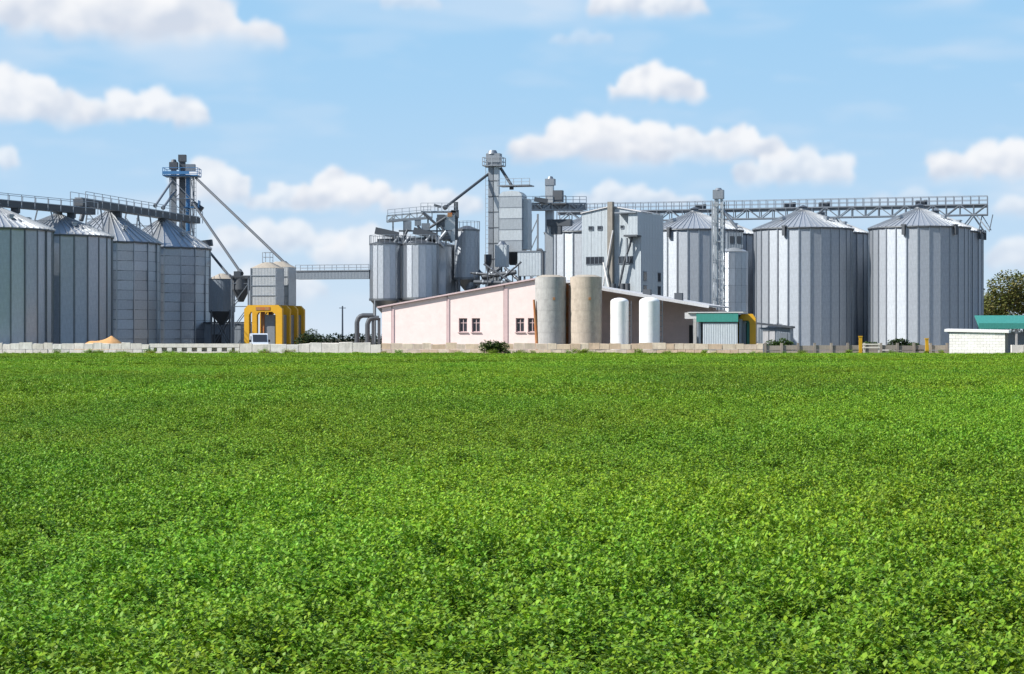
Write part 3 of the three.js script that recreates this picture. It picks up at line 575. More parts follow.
{ // deck with conveyors on top of the hopper silos
  const d = 260, o = at(410, 343, d), t = thing('silo_top_conveyor', 'jumble of conveyors and platforms on top of the round hopper silos', 'conveyor', [o.x, 0, o.z]);
  const L = (px, py, dz = 0) => at(px, py, d).sub(t.position).add(V(0, 0, dz));
  const k = kit(); truss(k, L(387, 222), L(432, 218), 1.0, 0.8, 1.0, 0.1); k.build('truss', M.lightSteel, t);
  kit().bar(L(389, 221, 0.6), L(432, 218, 0.6), 0.5, 0.3).build('conveyor_trough', M.steel, t);
  for (const [a, b] of [[[376, 231], [399, 236]], [[414, 231], [437, 237]]]) kit().bar(L(...a, 1.2), L(...b, 1.2), 1.0, 0.85).build('screw_conveyor', M.darkSteel, t);
  kit().bar(L(378, 241, 1), L(450, 238, 1), 0.9, 0.4).build('distribution_beam', M.darkSteel, t);
  for (const px of [393, 404, 428, 437, 446]) kit().bar(L(px, 218), L(px, 246), 0.2).build('post', M.steel, t);
  for (const [a, b] of [[[399, 237], [394, 246]], [[410, 238], [404, 246]], [[431, 236], [424, 246]], [[436, 238], [444, 247]], [[447, 232], [437, 244]]]) kit().tube(L(...a, 1.5), L(...b, 1.3), 0.26).build('spout', M.steel, t);
  kit().bar(L(421, 212), L(456, 212), 0.9, 0.22).build('upper_platform', M.steel, t);
  kit().bar(L(456, 202), L(456, 240), 0.55, 0.5).box(...Object.values(L(455, 214)), 1.0, 1.0, 0.9).build('small_elevator', M.darkSteel, t);
  kit().box(...Object.values(L(450, 215, 0.6)), 0.6, 0.5, 0.5).build('motor', M.rust, t);
  kit().bar(L(438, 205), L(438, 212), 0.12).bar(L(434, 205), L(441, 207), 0.3).build('fan_unit', M.darkSteel, t);
  kit().box(...Object.values(L(449, 228, 0)), 1.6, 3.4, 1.2).build('duct_box', M.lightSteel, t);
  const r = kit(); railing(r, L(421, 211), L(456, 211), 0.5, 1.0, 0.9, 0.05); railing(r, L(388, 217), L(431, 213), 0.6, 0.9, 0.9, 0.05); r.build('railing', M.rail, t);
  for (const [px, py, w, h] of [[408, 226, 0.9, 1.2], [418, 222, 0.8, 1.0], [426, 227, 1.1, 0.9], [441, 221, 1.0, 1.6], [446, 236, 1.3, 1.2], [433, 241, 1.5, 0.7]]) kit().box(...Object.values(L(px, py, 0.4)), w, h, 0.8).build('gearbox', px % 2 ? M.darkSteel : M.steel, t);
  for (const [a, b] of [[[408, 230], [402, 243]], [[418, 226], [428, 240]], [[441, 226], [452, 243]], [[446, 218], [430, 228]], [[423, 213], [437, 225]]]) kit().tube(L(...a, 0.9), L(...b, 0.9), 0.17).build('chute', M.darkSteel, t);
  kit().bar(L(399, 231, 0.2), L(452, 231, 0.2), 1.0, 0.16).build('middle_platform', M.darkSteel, t);
  kit().tube(L(448, 222, 0.3), L(441, 240, 0.3), 0.25).bar(L(437, 226), L(448, 239), 0.14).build('brace', M.lightSteel, t);
}

// ---------------------------------------------------------------- central elevator, dryer and its machinery
{
  const d = 269, u = d / 2000, t = thing('elevator_tower', 'tall grey elevator leg beside the silver dryer, highest point in the middle', 'elevator', [X(494, d), 0, -d], GRID);
  kit().box(-0.36, 12.6, 0, 0.62, 25.2, 0.7).build('elevator_trunk', M.steel, t);
  kit().box(0.40, 12.6, 0.02, 0.66, 25.2, 0.7).build('elevator_trunk', M.lightSteel, t);
  kit().box(0, 25.9, 0, 1.9, 1.5, 1.2).cyl(-0.2, 26.6, 0, 0.75, 0.5, 0.5, 16).build('elevator_head', M.steel, t);
  headPlatform(t, 25.0, 2.6, 2.2, M.steel);
  const k = kit(); for (let y = 2; y < 25; y += 2.1) k.box(0.02, y, 0.38, 1.5, 0.1, 0.08); k.build('collar_bands', M.darkSteel, t);
  kit().ladder(-0.95, 1, 25, 0.1, 0.4).build('ladder', M.rail, t);
  spout(t.position && t, at(488, 174, 269), at(457, 207, 262), 0.19, M.darkSteel);
  const s2 = kit().tube(V(0.9, Y(168, d), 0), V(2.6, Y(187, d), 0.2), 0.2).build('spout', M.darkSteel, t); kit().cyl(2.5, Y(190, d), 0.2, 0.3, 0.3, 0.5, 12).build('flange', M.darkSteel, s2);
}
{
  const d = 267, c = at(513, 343, d), t = thing('grain_dryer', 'silver box-shaped grain dryer with rounded top behind the pink gable', 'dryer', [c.x, 0, c.z], GRID);
  const w = 3.1, y0 = Y(252, d), y1 = Y(197, d), n = 5, h = (y1 - y0) / n;
  for (let i = 0; i < n; i++) kit().box(0, y0 + h * (i + 0.5), 0, w, h - 0.09, 2.6).build('dryer_module', i % 2 ? M.dryer : M.lightSteel, t);
  for (let i = 0; i <= n; i++) kit().box(0, y0 + h * i, 0, w + 0.06, 0.1, 2.66).build('module_flange', M.steel, t);
  kit().poly([[-1.55, y1], [1.55, y1], [1.5, y1 + 0.3], [1.1, y1 + 0.62], [0, y1 + 0.75], [-1.1, y1 + 0.62], [-1.5, y1 + 0.3]], 2.6, 1.3).build('top_hood', M.dryer, t);
  kit().box(1.9, (y0 + y1) / 2, -0.3, 0.7, y1 - y0 - 0.6, 1.9).build('air_duct', M.cladding, t);
  const p = kit().box(0.4, Y(186, d), 0, 4.4, 0.14, 2.6).build('platform', M.steel, t); const k = kit(); railing(k, V(-1.8, Y(186, d), 1.2), V(2.6, Y(186, d), 1.2), 0, 0.9, 1.1, 0.05); k.build('guard_rail', M.rail, p);
  for (const [x, z] of [[-1.3, 1.1], [1.3, 1.1], [-1.3, -1.1], [1.3, -1.1]]) kit().box(x, y0 / 2, z, 0.22, y0, 0.22).build('leg', M.darkSteel, t);
  kit().add((() => { const g = cylGeo(0.5, 1.9, 1.7, 4); g.rotateY(Math.PI / 4); g.translate(0, y0 - 0.9, 0); return g; })()).build('hopper', M.darkSteel, t);
}
{
  const d = 264, t = thing('fan_housing', 'bluish metal fan housing at the foot of the central elevator', 'fan', [X(502, d), 0, -d], GRID);
  kit().box(0, Y(256, d), 0, 1.55, 2.9, 1.4).build('housing', M.cladding, t); kit().cyl(0, Y(256, d) + 1.45, 0, 0.7, 0.3, 0.5, 14).build('outlet', M.steel, t); kit().box(0, 4, 0, 1.3, 8, 1.2).build('frame', M.darkSteel, t);
  const d2 = 258, b = thing('bin_box', 'light grey square bin with dark pipe edge above the pink gable', 'hopper', [X(531.5, d2), 0, -d2], GRID);
  kit().box(0, (Y(276, d2) + Y(252, d2)) / 2, 0, 3.1, Y(252, d2) - Y(276, d2), 2.4).build('wall', M.cladding, b);
  kit().box(0, Y(252, d2) + 0.06, 0, 3.3, 0.14, 2.6).build('lid', M.steel, b);
  kit().path([V(1.0, Y(251, d2) + 0.1, 1.2), V(1.6, Y(251, d2) + 0.1, 1.2), V(1.85, Y(254, d2), 1.2), V(1.85, Y(282, d2), 1.2)], 0.17).build('pipe', M.darkSteel, b);
  for (const [x, z] of [[-1.3, 1], [1.3, 1], [-1.3, -1], [1.3, -1]]) kit().box(x, 4.6, z, 0.2, 9.2, 0.2).build('leg', M.darkSteel, b);
  const cy = thing('cyclone', 'small dark cyclone left of the central elevator leg', 'cyclone', [X(488, 266), 0, -266]);
  kit().cyl(0, Y(262, 266), 0, 0.5, 0.5, 1.0, 16).build('barrel', M.darkSteel, cy); kit().cyl(0, Y(272, 266), 0, 0.14, 0.5, Y(262, 266) - Y(272, 266), 16).build('cone', M.darkSteel, cy); kit().box(0, 5, 0, 0.3, 10, 0.3).build('stand', M.darkSteel, cy);
  // low ducts and screw conveyors along the roof edge
  const list = [[470, 290, 500, 268, 0.24, 'inclined dark duct rising from the tall narrow hopper silo', 260], [482, 277, 516, 272, 0.3, 'level dark duct below the fan housing', 259], [474, 282, 512, 283, 0.26, 'lowest dark duct along the pink roof edge', 257], [505, 268, 519, 280, 0.2, 'short dark duct falling toward the square grey bin', 261], [478, 270, 489, 284, 0.24, 'short steep dark duct beside the tall narrow hopper silo', 263], [484, 264, 514, 284, 0.14, 'thin dark pipe crossing down below the fan housing', 256], [499, 281, 521, 262, 0.13, 'thin dark pipe rising toward the square grey bin', 256.5], [471, 273, 496, 275, 0.16, 'thin level pipe left of the cyclone foot', 258.5]];
  for (const [x0, y0, x1, y1, r, label, dd] of list) {
    const a = at(x0, y0, dd), e = at(x1, y1, dd - 1.5), q = thing('duct', label, 'duct', [a.x, 0, a.z], 0, 'dark ducts behind the pink roof'), [p, s] = local(q, a, e);
    kit().tube(p, s, r, r, 14).build('pipe', M.darkSteel, q);
    for (const f of [0.25, 0.75]) kit().tube(p.clone().lerp(s, f - 0.02), p.clone().lerp(s, f + 0.02), r * 1.25, r * 1.25, 14).build('flange', M.steel, q);
    for (const f of [0.12, 0.9]) { const c = p.clone().lerp(s, f); kit().box(c.x, c.y / 2, c.z, 0.16, c.y, 0.16).build('support', M.darkSteel, q); }
  }
  const mh = thing('machine_house', 'low dark machine house behind the pink roof, below the dryer', 'shed', [X(492, 262), 0, -262.5], GRID);
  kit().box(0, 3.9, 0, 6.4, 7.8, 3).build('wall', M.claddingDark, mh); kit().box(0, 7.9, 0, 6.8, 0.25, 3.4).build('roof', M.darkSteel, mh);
}
{ // second elevator group right of the dryer
  const d = 279, u = d / 2000, t = thing('elevator_tower', 'short elevator with dark head boxes right of the dryer', 'elevator', [X(551, d), 0, -d], GRID);
  kit().box(-0.2, 11.6, 0, 1.1, 23.2, 0.8).build('elevator_trunk', M.lightSteel, t);
  kit().box(-0.1, 23.6, 0, 1.3, 0.9, 1.0).cyl(-0.1, 24.0, 0, 0.5, 0.3, 0.4, 12).build('elevator_head', M.steel, t);
  kit().box(1.1, 21.6, 0.2, 1.3, 1.6, 1.0).build('drive_box', M.darkSteel, t);
  kit().box(0.6, 20.5, 0.2, 3.6, 0.16, 1.8).box(2.3, 21.1, 1.0, 0.08, 1.1, 0.08).box(0.6, 21.6, 1.1, 3.6, 0.07, 0.07).build('platform', M.darkSteel, t);
  kit().box(1.3, 17.9, 0.3, 3.4, 0.9, 1.3).box(0.9, 16.9, 0.4, 1.4, 1.2, 1.0).build('diverter', M.darkSteel, t);
  for (const x of [-2.9, -1.9]) kit().box(x, 9.6, 0, 0.22, 19.2, 0.22).build('leg', M.steel, t);
  const b = kit(); for (let y = 1; y < 18; y += 2.2) b.bar(V(-2.9, y, 0), V(-1.9, y + 2.2, 0), 0.12); b.build('bracing', M.steel, t);
  const a = at(524, 210, 277), e = at(584, 210, 281), g = thing('conveyor_gallery', 'short grey gallery joining the dryer to the sheet metal building roof', 'conveyor', [a.x, 0, a.z], 0, 'conveyor galleries over the silos');
  const [p, q] = local(g, a, e);
  const k = kit(); truss(k, p, q, 1.3, 0.9, 1.3, 0.14); k.build('truss', M.steel, g);
  kit().bar(p.clone().add(V(0, 0.4, 0)), q.clone().add(V(0, 0.4, 0)), 0.9, 0.6).build('conveyor_trough', M.steel, g);
  const r = kit(); railing(r, p.clone().add(V(0, 0.95, 0)), q.clone().add(V(0, 0.95, 0)), 0.7, 0.9, 1.1, 0.06); r.build('railing', M.rail, g);
  kit().bar(p.clone().add(V(1.4, 1.5, 0)), p.clone().add(V(3.3, 1.2, 0)), 0.9, 0.6).build('motor_cover', M.darkSteel, g);
}

// ---------------------------------------------------------------- grey sheet metal building
{
  const d = 262, c = V(X(641, d), 0, -d), t = thing('mill_building', 'tall grey sheet metal building with strip windows and a dark shaded side', 'building', [c.x, 0, c.z], -0.44);
  const w = 8.45, dep = 8.2, he = 18.35, hp = 19.15, bays = 6, bw = w / bays;
  for (let i = 0; i < bays; i++) {                                // front cladding sheets, gable-topped
    const x0 = -w + bw * i, x1 = x0 + bw, top = (x) => he + (hp - he) * (1 - Math.abs(x + w / 2) / (w / 2));
    const pts = [[x0 + 0.015, 0], [x1 - 0.015, 0], [x1 - 0.015, top(x1)]]; if (x0 < -w / 2 && x1 > -w / 2) pts.push([-w / 2, hp]); pts.push([x0 + 0.015, top(x0)]);
    kit().poly(pts, 0.08, 0).build('front_panel', M.cladding, t);
  }
  for (let i = 0; i < 8; i++) kit().box(-0.04, he / 2, -0.1 - (dep - 0.1) / 8 * (i + 0.5), 0.08, he, (dep - 0.1) / 8 - 0.03).build('side_panel', M.cladding, t);
  for (let i = 0; i < 8; i++) kit().box(-w + 0.04, he / 2, -0.1 - (dep - 0.1) / 8 * (i + 0.5), 0.08, he, (dep - 0.1) / 8 - 0.03).build('side_panel', M.cladding, t);
  kit().box(-w / 2, he / 2, -dep + 0.04, w, he, 0.08).build('rear_wall', M.cladding, t);
  for (const s of [-1, 1]) { const rf = kit().box(0, 0, 0, Math.hypot(w / 2, hp - he) + 0.2, 0.12, dep + 0.4).build('roof', M.roofSheet, t); rf.position.set(-w / 2 + s * w / 4, (he + hp) / 2 + 0.1, -dep / 2); rf.rotation.z = -s * Math.atan2(hp - he, w / 2); }
  kit().box(-w / 2 + 0.1, 9.9, 0.35, 0.7, 19.8, 0.7).build('stair_shaft', M.shaft, t);
  const m = d / 2000, px = (v) => (v - 641) * m * 1.09;
  const win = (x0, x1, y0, y1, panes) => {
    const W = px(x1) - px(x0), h = (y1 - y0) * m, o = kit().box((px(x0) + px(x1)) / 2, Y((y0 + y1) / 2, d), 0.03, W, h, 0.06).build('window', M.glass, t), k = kit();
    for (let i = 0; i <= panes; i++) k.box(px(x0) + W * i / panes, Y((y0 + y1) / 2, d), 0.07, 0.06, h + 0.06, 0.06);
    k.box((px(x0) + px(x1)) / 2, Y(y0, d), 0.07, W, 0.07, 0.06).box((px(x0) + px(x1)) / 2, Y(y1, d), 0.07, W, 0.07, 0.06); k.build('window_frame', M.claddingDark, o);
  };
  win(589, 593.5, 225, 229, 1); win(598, 602.5, 225, 229, 1);
  win(586.5, 603.5, 256, 263.5, 4); win(619, 633.5, 256, 263.5, 4);
  win(621, 624, 225, 228, 1);
  for (const z of [-1.4, -6.6]) for (const y of [8.2, 10, 4.5]) { const o = kit().box(0.03, y, z, 0.06, 1.1, 1.0).build('window', M.glass, t); kit().box(0.07, y + 0.6, z, 0.06, 0.08, 1.2).box(0.07, y - 0.6, z, 0.06, 0.08, 1.2).build('window_frame', M.claddingDark, o); }
  kit().box(-0.55, Y(224, d), 0.75, 1.3, 3.0, 1.5).build('oriel_box', M.cladding, t);
  kit().box(-1.5, Y(213, d), 0.9, 3.0, 0.16, 1.9).build('canopy', M.steel, t);
  kit().box(-0.9, Y(236, d), 0.75, 1.9, 0.24, 1.6).build('oriel_floor', M.darkSteel, t);
  kit().tube(V(-0.9, Y(237, d), 0.8), V(-2.1, Y(262, d), 0.6), 0.16).tube(V(-2.1, Y(262, d), 0.6), V(-3.0, Y(292, d), 0.6), 0.16).build('downpipe', M.darkSteel, t);
  kit().tube(V(-1.7, Y(238, d), 0.7), V(-1.7, Y(262, d), 0.7), 0.12).build('downpipe', M.steel, t);
  kit().tube(V(-3.6, Y(230, d), 0.9), V(-5.1, Y(290, d), 0.9), 0.10).build('spout', M.roofSheet, t);
  kit().tube(V(-4.9, Y(262, d), 1.0), V(-4.0, Y(292, d), 1.0), 0.13).build('spout', M.white, t);
  for (const x of [-1.4, -2.1, -3.4]) kit().cyl(x, 7.0, 1.2, 0.34, 0.34, 2.0, 12).build('filter_drum', M.darkSteel, t);
}
{ // lattice elevator tower and small bluish silo right of it
  const d = 247, t = thing('elevator_tower', 'whitish lattice elevator tower between the first two conical silos', 'elevator', [X(718.5, d), 0, -d], GRID);
  latticeTower(t, 1.3, 18.7, 2.3, 0.08, M.lightSteel);
  kit().box(-0.25, 9.7, 0, 0.46, 19.4, 0.45).box(0.4, 9.5, 0, 0.3, 19.0, 0.4).build('elevator_trunk', M.lightSteel, t);
  kit().box(0, 19.6, 0, 1.3, 1.1, 0.95).cyl(0, 20.1, 0, 0.55, 0.3, 0.3, 12).build('elevator_head', M.steel, t);
  kit().tube(V(0.6, 17.6, 0.4), V(2.4, Y(229, d), 0.4), 0.2).build('spout', M.steel, t);
  kit().ladder(-0.5, 0.5, 18.9, 0.85, 0.4).build('ladder', M.rail, t);
  const d2 = 251, s = thing('feed_silo', 'slim light blue steel silo right of the lattice tower', 'silo', [X(733.5, d2), 0, -d2]);
  const N = 14, r = 1.8, top = Y(252, d2), g = boxGeo(2 * r * Math.sin(Math.PI / N) - 0.02, top / 6 - 0.03, 0.05), q = rng(4);
  for (let i = 0; i < N; i++) for (let k = 0; k < 6; k++) { const a = (i + 0.5) / N * Math.PI * 2, p = part('wall_panel', g, M.wallSmooth[Math.floor(q() * 3)], s); p.position.set(Math.sin(a) * r * Math.cos(Math.PI / N), top * (k + 0.5) / 6, Math.cos(a) * r * Math.cos(Math.PI / N)); p.rotation.y = a; }
  kit().cyl(0, 0, 0, r - 0.06, r - 0.06, top, 20).build('liner', M.stiffDark, s);
  kit().cyl(0, top, 0, r + 0.12, 0.4, 0.7, 20).build('roof', M.lightSteel, s);
  kit().box(0.1, top + 1.4, 0, 2.0, 2.0, 1.6).build('head_cabin', M.claddingDark, s);
  kit().box(-0.3, top + 1.5, 0.83, 0.5, 0.9, 0.06).box(0.6, top + 1.5, 0.83, 0.5, 0.9, 0.06).build('cabin_window', M.glass, s);
}

// ---------------------------------------------------------------- pink warehouse
{
  const d = 231, c = V(X(540, d), 0, -d), t = thing('pink_warehouse', 'wide low-gabled warehouse with pale pink front and porch set deep for shade', 'building', [c.x, 0, c.z], GRID);
  const HW = 19.3, he = 5.45, hp = 8.7, dep = 15.5, top = (x) => hp - (hp - he) * Math.abs(x) / HW;
  const cuts = [-HW, -18.0, -11.2, -4.3, 0.55];
  const m = d / 2000, fx = (px) => (px - 540) * m * 1.045;
  const holes = [[459, 467.5], [472, 480.5], [516, 524.5], [528, 536.5]].map(([a, b]) => [fx(a), fx(b), Y(332, d), Y(318, d)]);
  for (let i = 0; i < 4; i++) {                                   // front wall in bays, with window openings
    const x0 = cuts[i] + 0.07, x1 = cuts[i + 1] - 0.07, s = new THREE.Shape();
    s.moveTo(x0, 0); s.lineTo(x1, 0); s.lineTo(x1, top(x1)); if (x1 > 0) s.lineTo(0, hp); s.lineTo(x0, top(x0)); s.closePath();
    for (const [a, b, y0, y1] of holes) if (a > x0 && b < x1) { const h = new THREE.Path(); h.moveTo(a, y0); h.lineTo(a, y1); h.lineTo(b, y1); h.lineTo(b, y0); h.closePath(); s.holes.push(h); }
    const g = new THREE.ExtrudeGeometry(s, { depth: 0.4, bevelEnabled: false }); g.translate(0, 0, -0.4); part('wall_bay', g, M.pink, t);
    if (i) kit().box(cuts[i], top(cuts[i]) / 2 - 0.1, -0.2, 0.14, top(cuts[i]) - 0.2, 0.34).box(cuts[i] + (i === 3 ? 0.25 : 0.18), top(cuts[i]) / 2 - 0.15, 0.03, i === 3 ? 0.4 : 0.2, top(cuts[i]) - 0.3, 0.1).build('pilaster', M.pinkTrim, t);
  }
  for (const [a, b, y0, y1] of holes) {
    const w = kit().box((a + b) / 2, (y0 + y1) / 2, -0.25, b - a, y1 - y0, 0.04).build('window', M.glass, t), k = kit();
    for (const x of [a + 0.05, (a + b) / 2, b - 0.05]) k.box(x, (y0 + y1) / 2, -0.2, 0.08, y1 - y0, 0.08);
    for (const y of [y0 + 0.05, lerp(y0, y1, 0.66), y1 - 0.05]) k.box((a + b) / 2, y, -0.2, b - a, 0.07, 0.07);
    k.build('window_frame', M.pinkTrim, w); kit().box((a + b) / 2, y0 - 0.05, 0.06, b - a + 0.2, 0.08, 0.2).build('sill', M.pinkTrim, w);
  }
  const back = 9;  // recess made this deep to put the porch wall in shade
  kit().poly([[0.6, 0], [HW - 0.3, 0], [HW - 0.3, top(HW - 0.3) - 0.1], [0.6, top(0.6) - 0.1]], 0.35, -back).build('porch_wall', M.pink, t);
  kit().box(0.35, hp / 2 - 0.15, -back / 2 - 0.2, 0.36, hp - 0.4, back - 0.4).build('return_wall', M.pink, t);
  kit().box(HW - 0.2, he / 2 - 0.1, -(dep + back) / 2, 0.35, he - 0.3, dep - back - 0.1).build('side_wall', M.pink, t);
  kit().box(-HW + 0.2, he / 2 - 0.1, -dep / 2 - 0.2, 0.35, he - 0.3, dep - 0.5).build('side_wall', M.pink, t);
  kit().box(0, he / 2 - 0.1, -dep + 0.2, HW * 2 - 0.8, he - 0.3, 0.35).build('rear_wall', M.pink, t);
  const L = Math.hypot(HW, hp - he), pitch = Math.atan2(hp - he, HW);
  for (const s of [-1, 1]) {
    const rf = kit().box(0, 0, 0, L + 0.5, 0.16, dep + 0.5).build('roof', M.roofSheet, t); rf.position.set(s * HW / 2 + s * 0.18, (he + hp) / 2 + 0.1, -dep / 2); rf.rotation.z = -s * pitch;
    const f = kit().box(0, 0, 0, L + 0.5, s > 0 ? 0.3 : 0.16, 0.08).build('fascia', s > 0 ? M.roofSheet : M.pinkTrim, t); f.position.set(s * HW / 2 + s * 0.18, (he + hp) / 2 + (s > 0 ? 0.0 : 0.08), 0.30); f.rotation.z = -s * pitch;
  }
  for (const x of [6.2, 12.4]) kit().box(x, top(x) / 2 - 0.1, -0.1, 0.3, top(x) - 0.2, 0.3).build('porch_post', M.pinkTrim, t);
  for (const x of [16.6]) { kit().box(x, 1.7, -back + 0.04, 1.5, 3.4, 0.08).build('opening_shade', M.dark, t); }  // near-black slab on the wall, painted shade for an open doorway
  for (const [x, h] of [[15.6, 1.0], [11.9, 0.8]]) kit().box(x, top(x) + h / 2, -3.5, 0.9, h, 0.9).build('roof_ventilator', M.darkSteel, t);
}
{
  const cyl = (label, px, d, r, top, m) => { const t = thing('concrete_cylinder', label, 'silo', [X(px, d), 0, -d], 0, 'concrete cylinders before the warehouse'); const n = 7, h = top / n; for (let i = 0; i < n; i++) { const k = kit().add((() => { const g = cylGeo(r - 0.012 * (i % 2), r - 0.012 * (i % 2), h - 0.012, 36); g.translate(0, h * (i + 0.5), 0); g.rotateY(i * 1.7 + px); return g; })()); k.build('concrete_ring', m, t); } kit().cyl(0, 0, 0, r - 0.04, r - 0.04, top - 0.1, 30).build('core', M.concreteGrey, t); kit().cyl(0, top, 0, r * 0.98, r * 0.55, 0.25, 30).build('cap', M.tan, t); kit().box(0.35, top * 0.72, r + 0.0, 0.25, 0.3, 0.12).build('bracket', M.rust, t); return t; };
  cyl('grey concrete cylinder with rusty pipe, left of the pair before the warehouse', 550.5, 226, 1.75, 8.75, M.concreteGrey);
  cyl('beige concrete cylinder, right of the pair before the warehouse', 586, 225.5, 1.8, 8.75, M.concrete);
  const d = 225.2, r = thing('rusty_pipe', 'rusty orange pipe standing left of the grey concrete cylinder', 'pipe', [X(537, d), 0, -d]);
  kit().tube(V(0.15, 0, 0), V(-0.35, 6.2, 0), 0.30, 0.12, 10).build('pipe', M.rust, r); kit().box(0, 0.15, 0, 0.8, 0.3, 0.8).build('foot', M.concreteGrey, r);
  const p = thing('rusty_column', 'dark rusty column between the two concrete cylinders', 'column', [X(568, 227.5), 0, -227.5]);
  kit().box(-0.15, 4.0, 0, 0.45, 8.0, 0.5).build('column', M.rust, p); kit().box(0, 8.05, 0, 0.9, 0.16, 0.8).build('cap', M.rust, p);
  const tank = (label, px, dd, rr, top) => { const t = thing('white_tank', label, 'tank', [X(px, dd), 0, -dd], 0, 'white tanks before the warehouse'); kit().cyl(0, 0.3, 0, rr, rr, top - 0.8, 32).build('shell', M.tank, t); kit().add((() => { const g = new THREE.SphereGeometry(rr, 32, 8, 0, 6.2832, 0, Math.PI / 2); g.scale(1, 0.45, 1); g.translate(0, top - 0.5, 0); return g; })()).build('dome', M.tank, t); kit().cyl(0, 0, 0, rr + 0.1, rr + 0.1, 0.3, 24).build('foot_ring', M.concreteGrey, t); kit().ladder(rr + 0.12, 0.4, top - 0.4, 0.1, 0.3).build('ladder', M.rail, t); for (const y of [2.3, 4.3]) kit().cyl(0, y, 0, rr + 0.012, rr + 0.012, 0.05, 32, true).build('weld_band', M.frame, t); };
  tank('smaller white upright tank beside the beige concrete cylinder', 619.5, 224.6, 1.03, 6.45);
  tank('wider white upright tank, right of the two before the mauve wall', 649.5, 224.2, 1.16, 6.45);
}
{ // teal-fronted shed, its yellow pipe portal, and the grey lean-to
  const d = 224.6, c = V(X(690, d), 0, -d), t = thing('teal_shed', 'open shed with teal fascia and pale blue front right of the warehouse', 'shed', [c.x, 0, c.z], GRID);
  const w = 5.6, h = Y(313, d);
  kit().box(w / 2 + 0.6, (h - 1.1) / 2, -0.1, 3.9, h - 1.1, 0.2).build('front_wall', M.cladding, t);
  kit().box(w / 2 + 0.3, h - 0.5, 0.1, w - 0.9, 1.0, 0.16).build('fascia', M.teal, t);
  kit().box(0.2, h - 0.3, -0.1, 1.6, 0.7, 0.2).build('lintel', M.roofSheet, t);
  kit().box(0.55, (h - 0.7) / 2, -0.1, 0.35, h - 0.7, 0.25).build('post', M.concreteGrey, t);
  kit().box(1.05, 1.9, -1.1, 0.2, 3.8, 1.6).build('inner_wall', M.cladding, t);
  kit().box(3.0, h / 2 - 0.1, -2.0, 6.0, h - 0.5, 0.2).build('rear_wall', M.claddingDark, t);
  kit().box(2.9, h + 0.06, -0.95, 6.3, 0.12, 2.4).build('roof', M.roofSheet, t);
  kit().box(5.6, 2.0, -1.05, 0.2, 4.0, 1.6).build('side_wall', M.claddingDark, t);
  const p = thing('loading_portal', 'single yellow and green rounded portal at the teal shed', 'portal', [X(748, 224.5), 0, -224.5], GRID);
  const g = [[-1.15, 0], [-1.15, 3.9], [-0.75, 4.6], [0.5, 4.6], [0.85, 4.1], [0.85, 0], [0.2, 0], [0.2, 3.6], [0.05, 3.85], [-0.6, 3.85], [-0.8, 3.6], [-0.8, 0]];
  kit().poly(g, 0.6, 0).build('portal_frame', M.yellow, p);
  kit().poly(g.map(([x, y]) => [x * 0.96 - 0.45, y * 0.985]), 0.5, -0.75).build('portal_frame', M.teal, p);
  kit().box(-0.35, 1.8, -1.6, 1.2, 3.6, 0.3).build('door_leaf', M.dark, p);
  const d2 = 230, l = thing('lean_to_shed', 'dark grey lean-to with pale window sheets before the bright-striped silo', 'shed', [X(774, d2), 0, -d2], GRID);
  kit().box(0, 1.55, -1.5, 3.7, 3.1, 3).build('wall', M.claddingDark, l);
  kit().box(0, 3.35, -1.4, 4.1, 0.22, 3.6, 0, 0, -0.11).build('roof', M.darkSteel, l);
  for (const x of [-0.95, -0.2]) { const w2 = kit().box(x, 1.95, 0.03, 0.62, 1.5, 0.06).build('window', M.roofSheet, l); kit().box(x, 2.72, 0.05, 0.72, 0.06, 0.08).box(x, 1.18, 0.05, 0.72, 0.06, 0.08).build('window_frame', M.darkSteel, w2); }
  kit().box(1.1, 1.5, 0.03, 0.9, 1.9, 0.06).build('door', M.steel, l);
}

// ---------------------------------------------------------------- boundary walls along the field
function blockWall(name, label, px0, px1, o) {
  const { d = 220.5, h = 1.2, len = 1.5, mats, rows = 1, rough = 0.1, seed = 1, thick = 0.45 } = o, x0 = X(px0, d), x1 = X(px1, d), t = thing(name, label, 'wall', [x0, 0, -d]), r = rng(seed);
  for (let k = 0; k < rows; k++) {
    let x = 0;
    const rh = h / rows;
    while (x < x1 - x0 - 0.05) {
      let l = len * (0.7 + 0.6 * r()); if (x + l > x1 - x0 - 0.4) l = x1 - x0 - x;
      const bh = rh - 0.03 + (k === rows - 1 ? (r() - 0.4) * rough * 2 : 0), g = boxGeo(l - 0.04, bh, thick - 0.04), p = g.attributes.position, uv = g.attributes.uv, ou = r() * 9, ov = r() * 9;
      for (let i = 0; i < p.count; i++) {
        const sx = Math.sign(p.getX(i)), sy = Math.sign(p.getY(i)), sz = Math.sign(p.getZ(i)), n = (q) => (noise(sx * 3.1 + sy * 7.7 + q * 5.3 + x * 3.3 + k * 11 + seed, sz * 4.4 + q) - 0.5);
        if (k === rows - 1 && sy > 0) p.setY(i, p.getY(i) + n(1) * rough); p.setZ(i, p.getZ(i) + n(2) * 0.06);
        uv.setXY(i, uv.getX(i) + ou, uv.getY(i) + ov);
      }
      g.computeVertexNormals();
      const b = part('stone_block', g, mats[Math.floor(r() * mats.length)], t); b.position.set(x + l / 2, k * rh + bh / 2 + 0.01, (r() - 0.5) * 0.05);
      x += l;
    }
  }
  return t;
}
blockWall('boundary_wall', 'rough whitewashed stone wall below the leftmost silos', -190, 149, { mats: M.whitewash, rows: 2, len: 1.1, rough: 0.1, seed: 3, h: 1.3 });
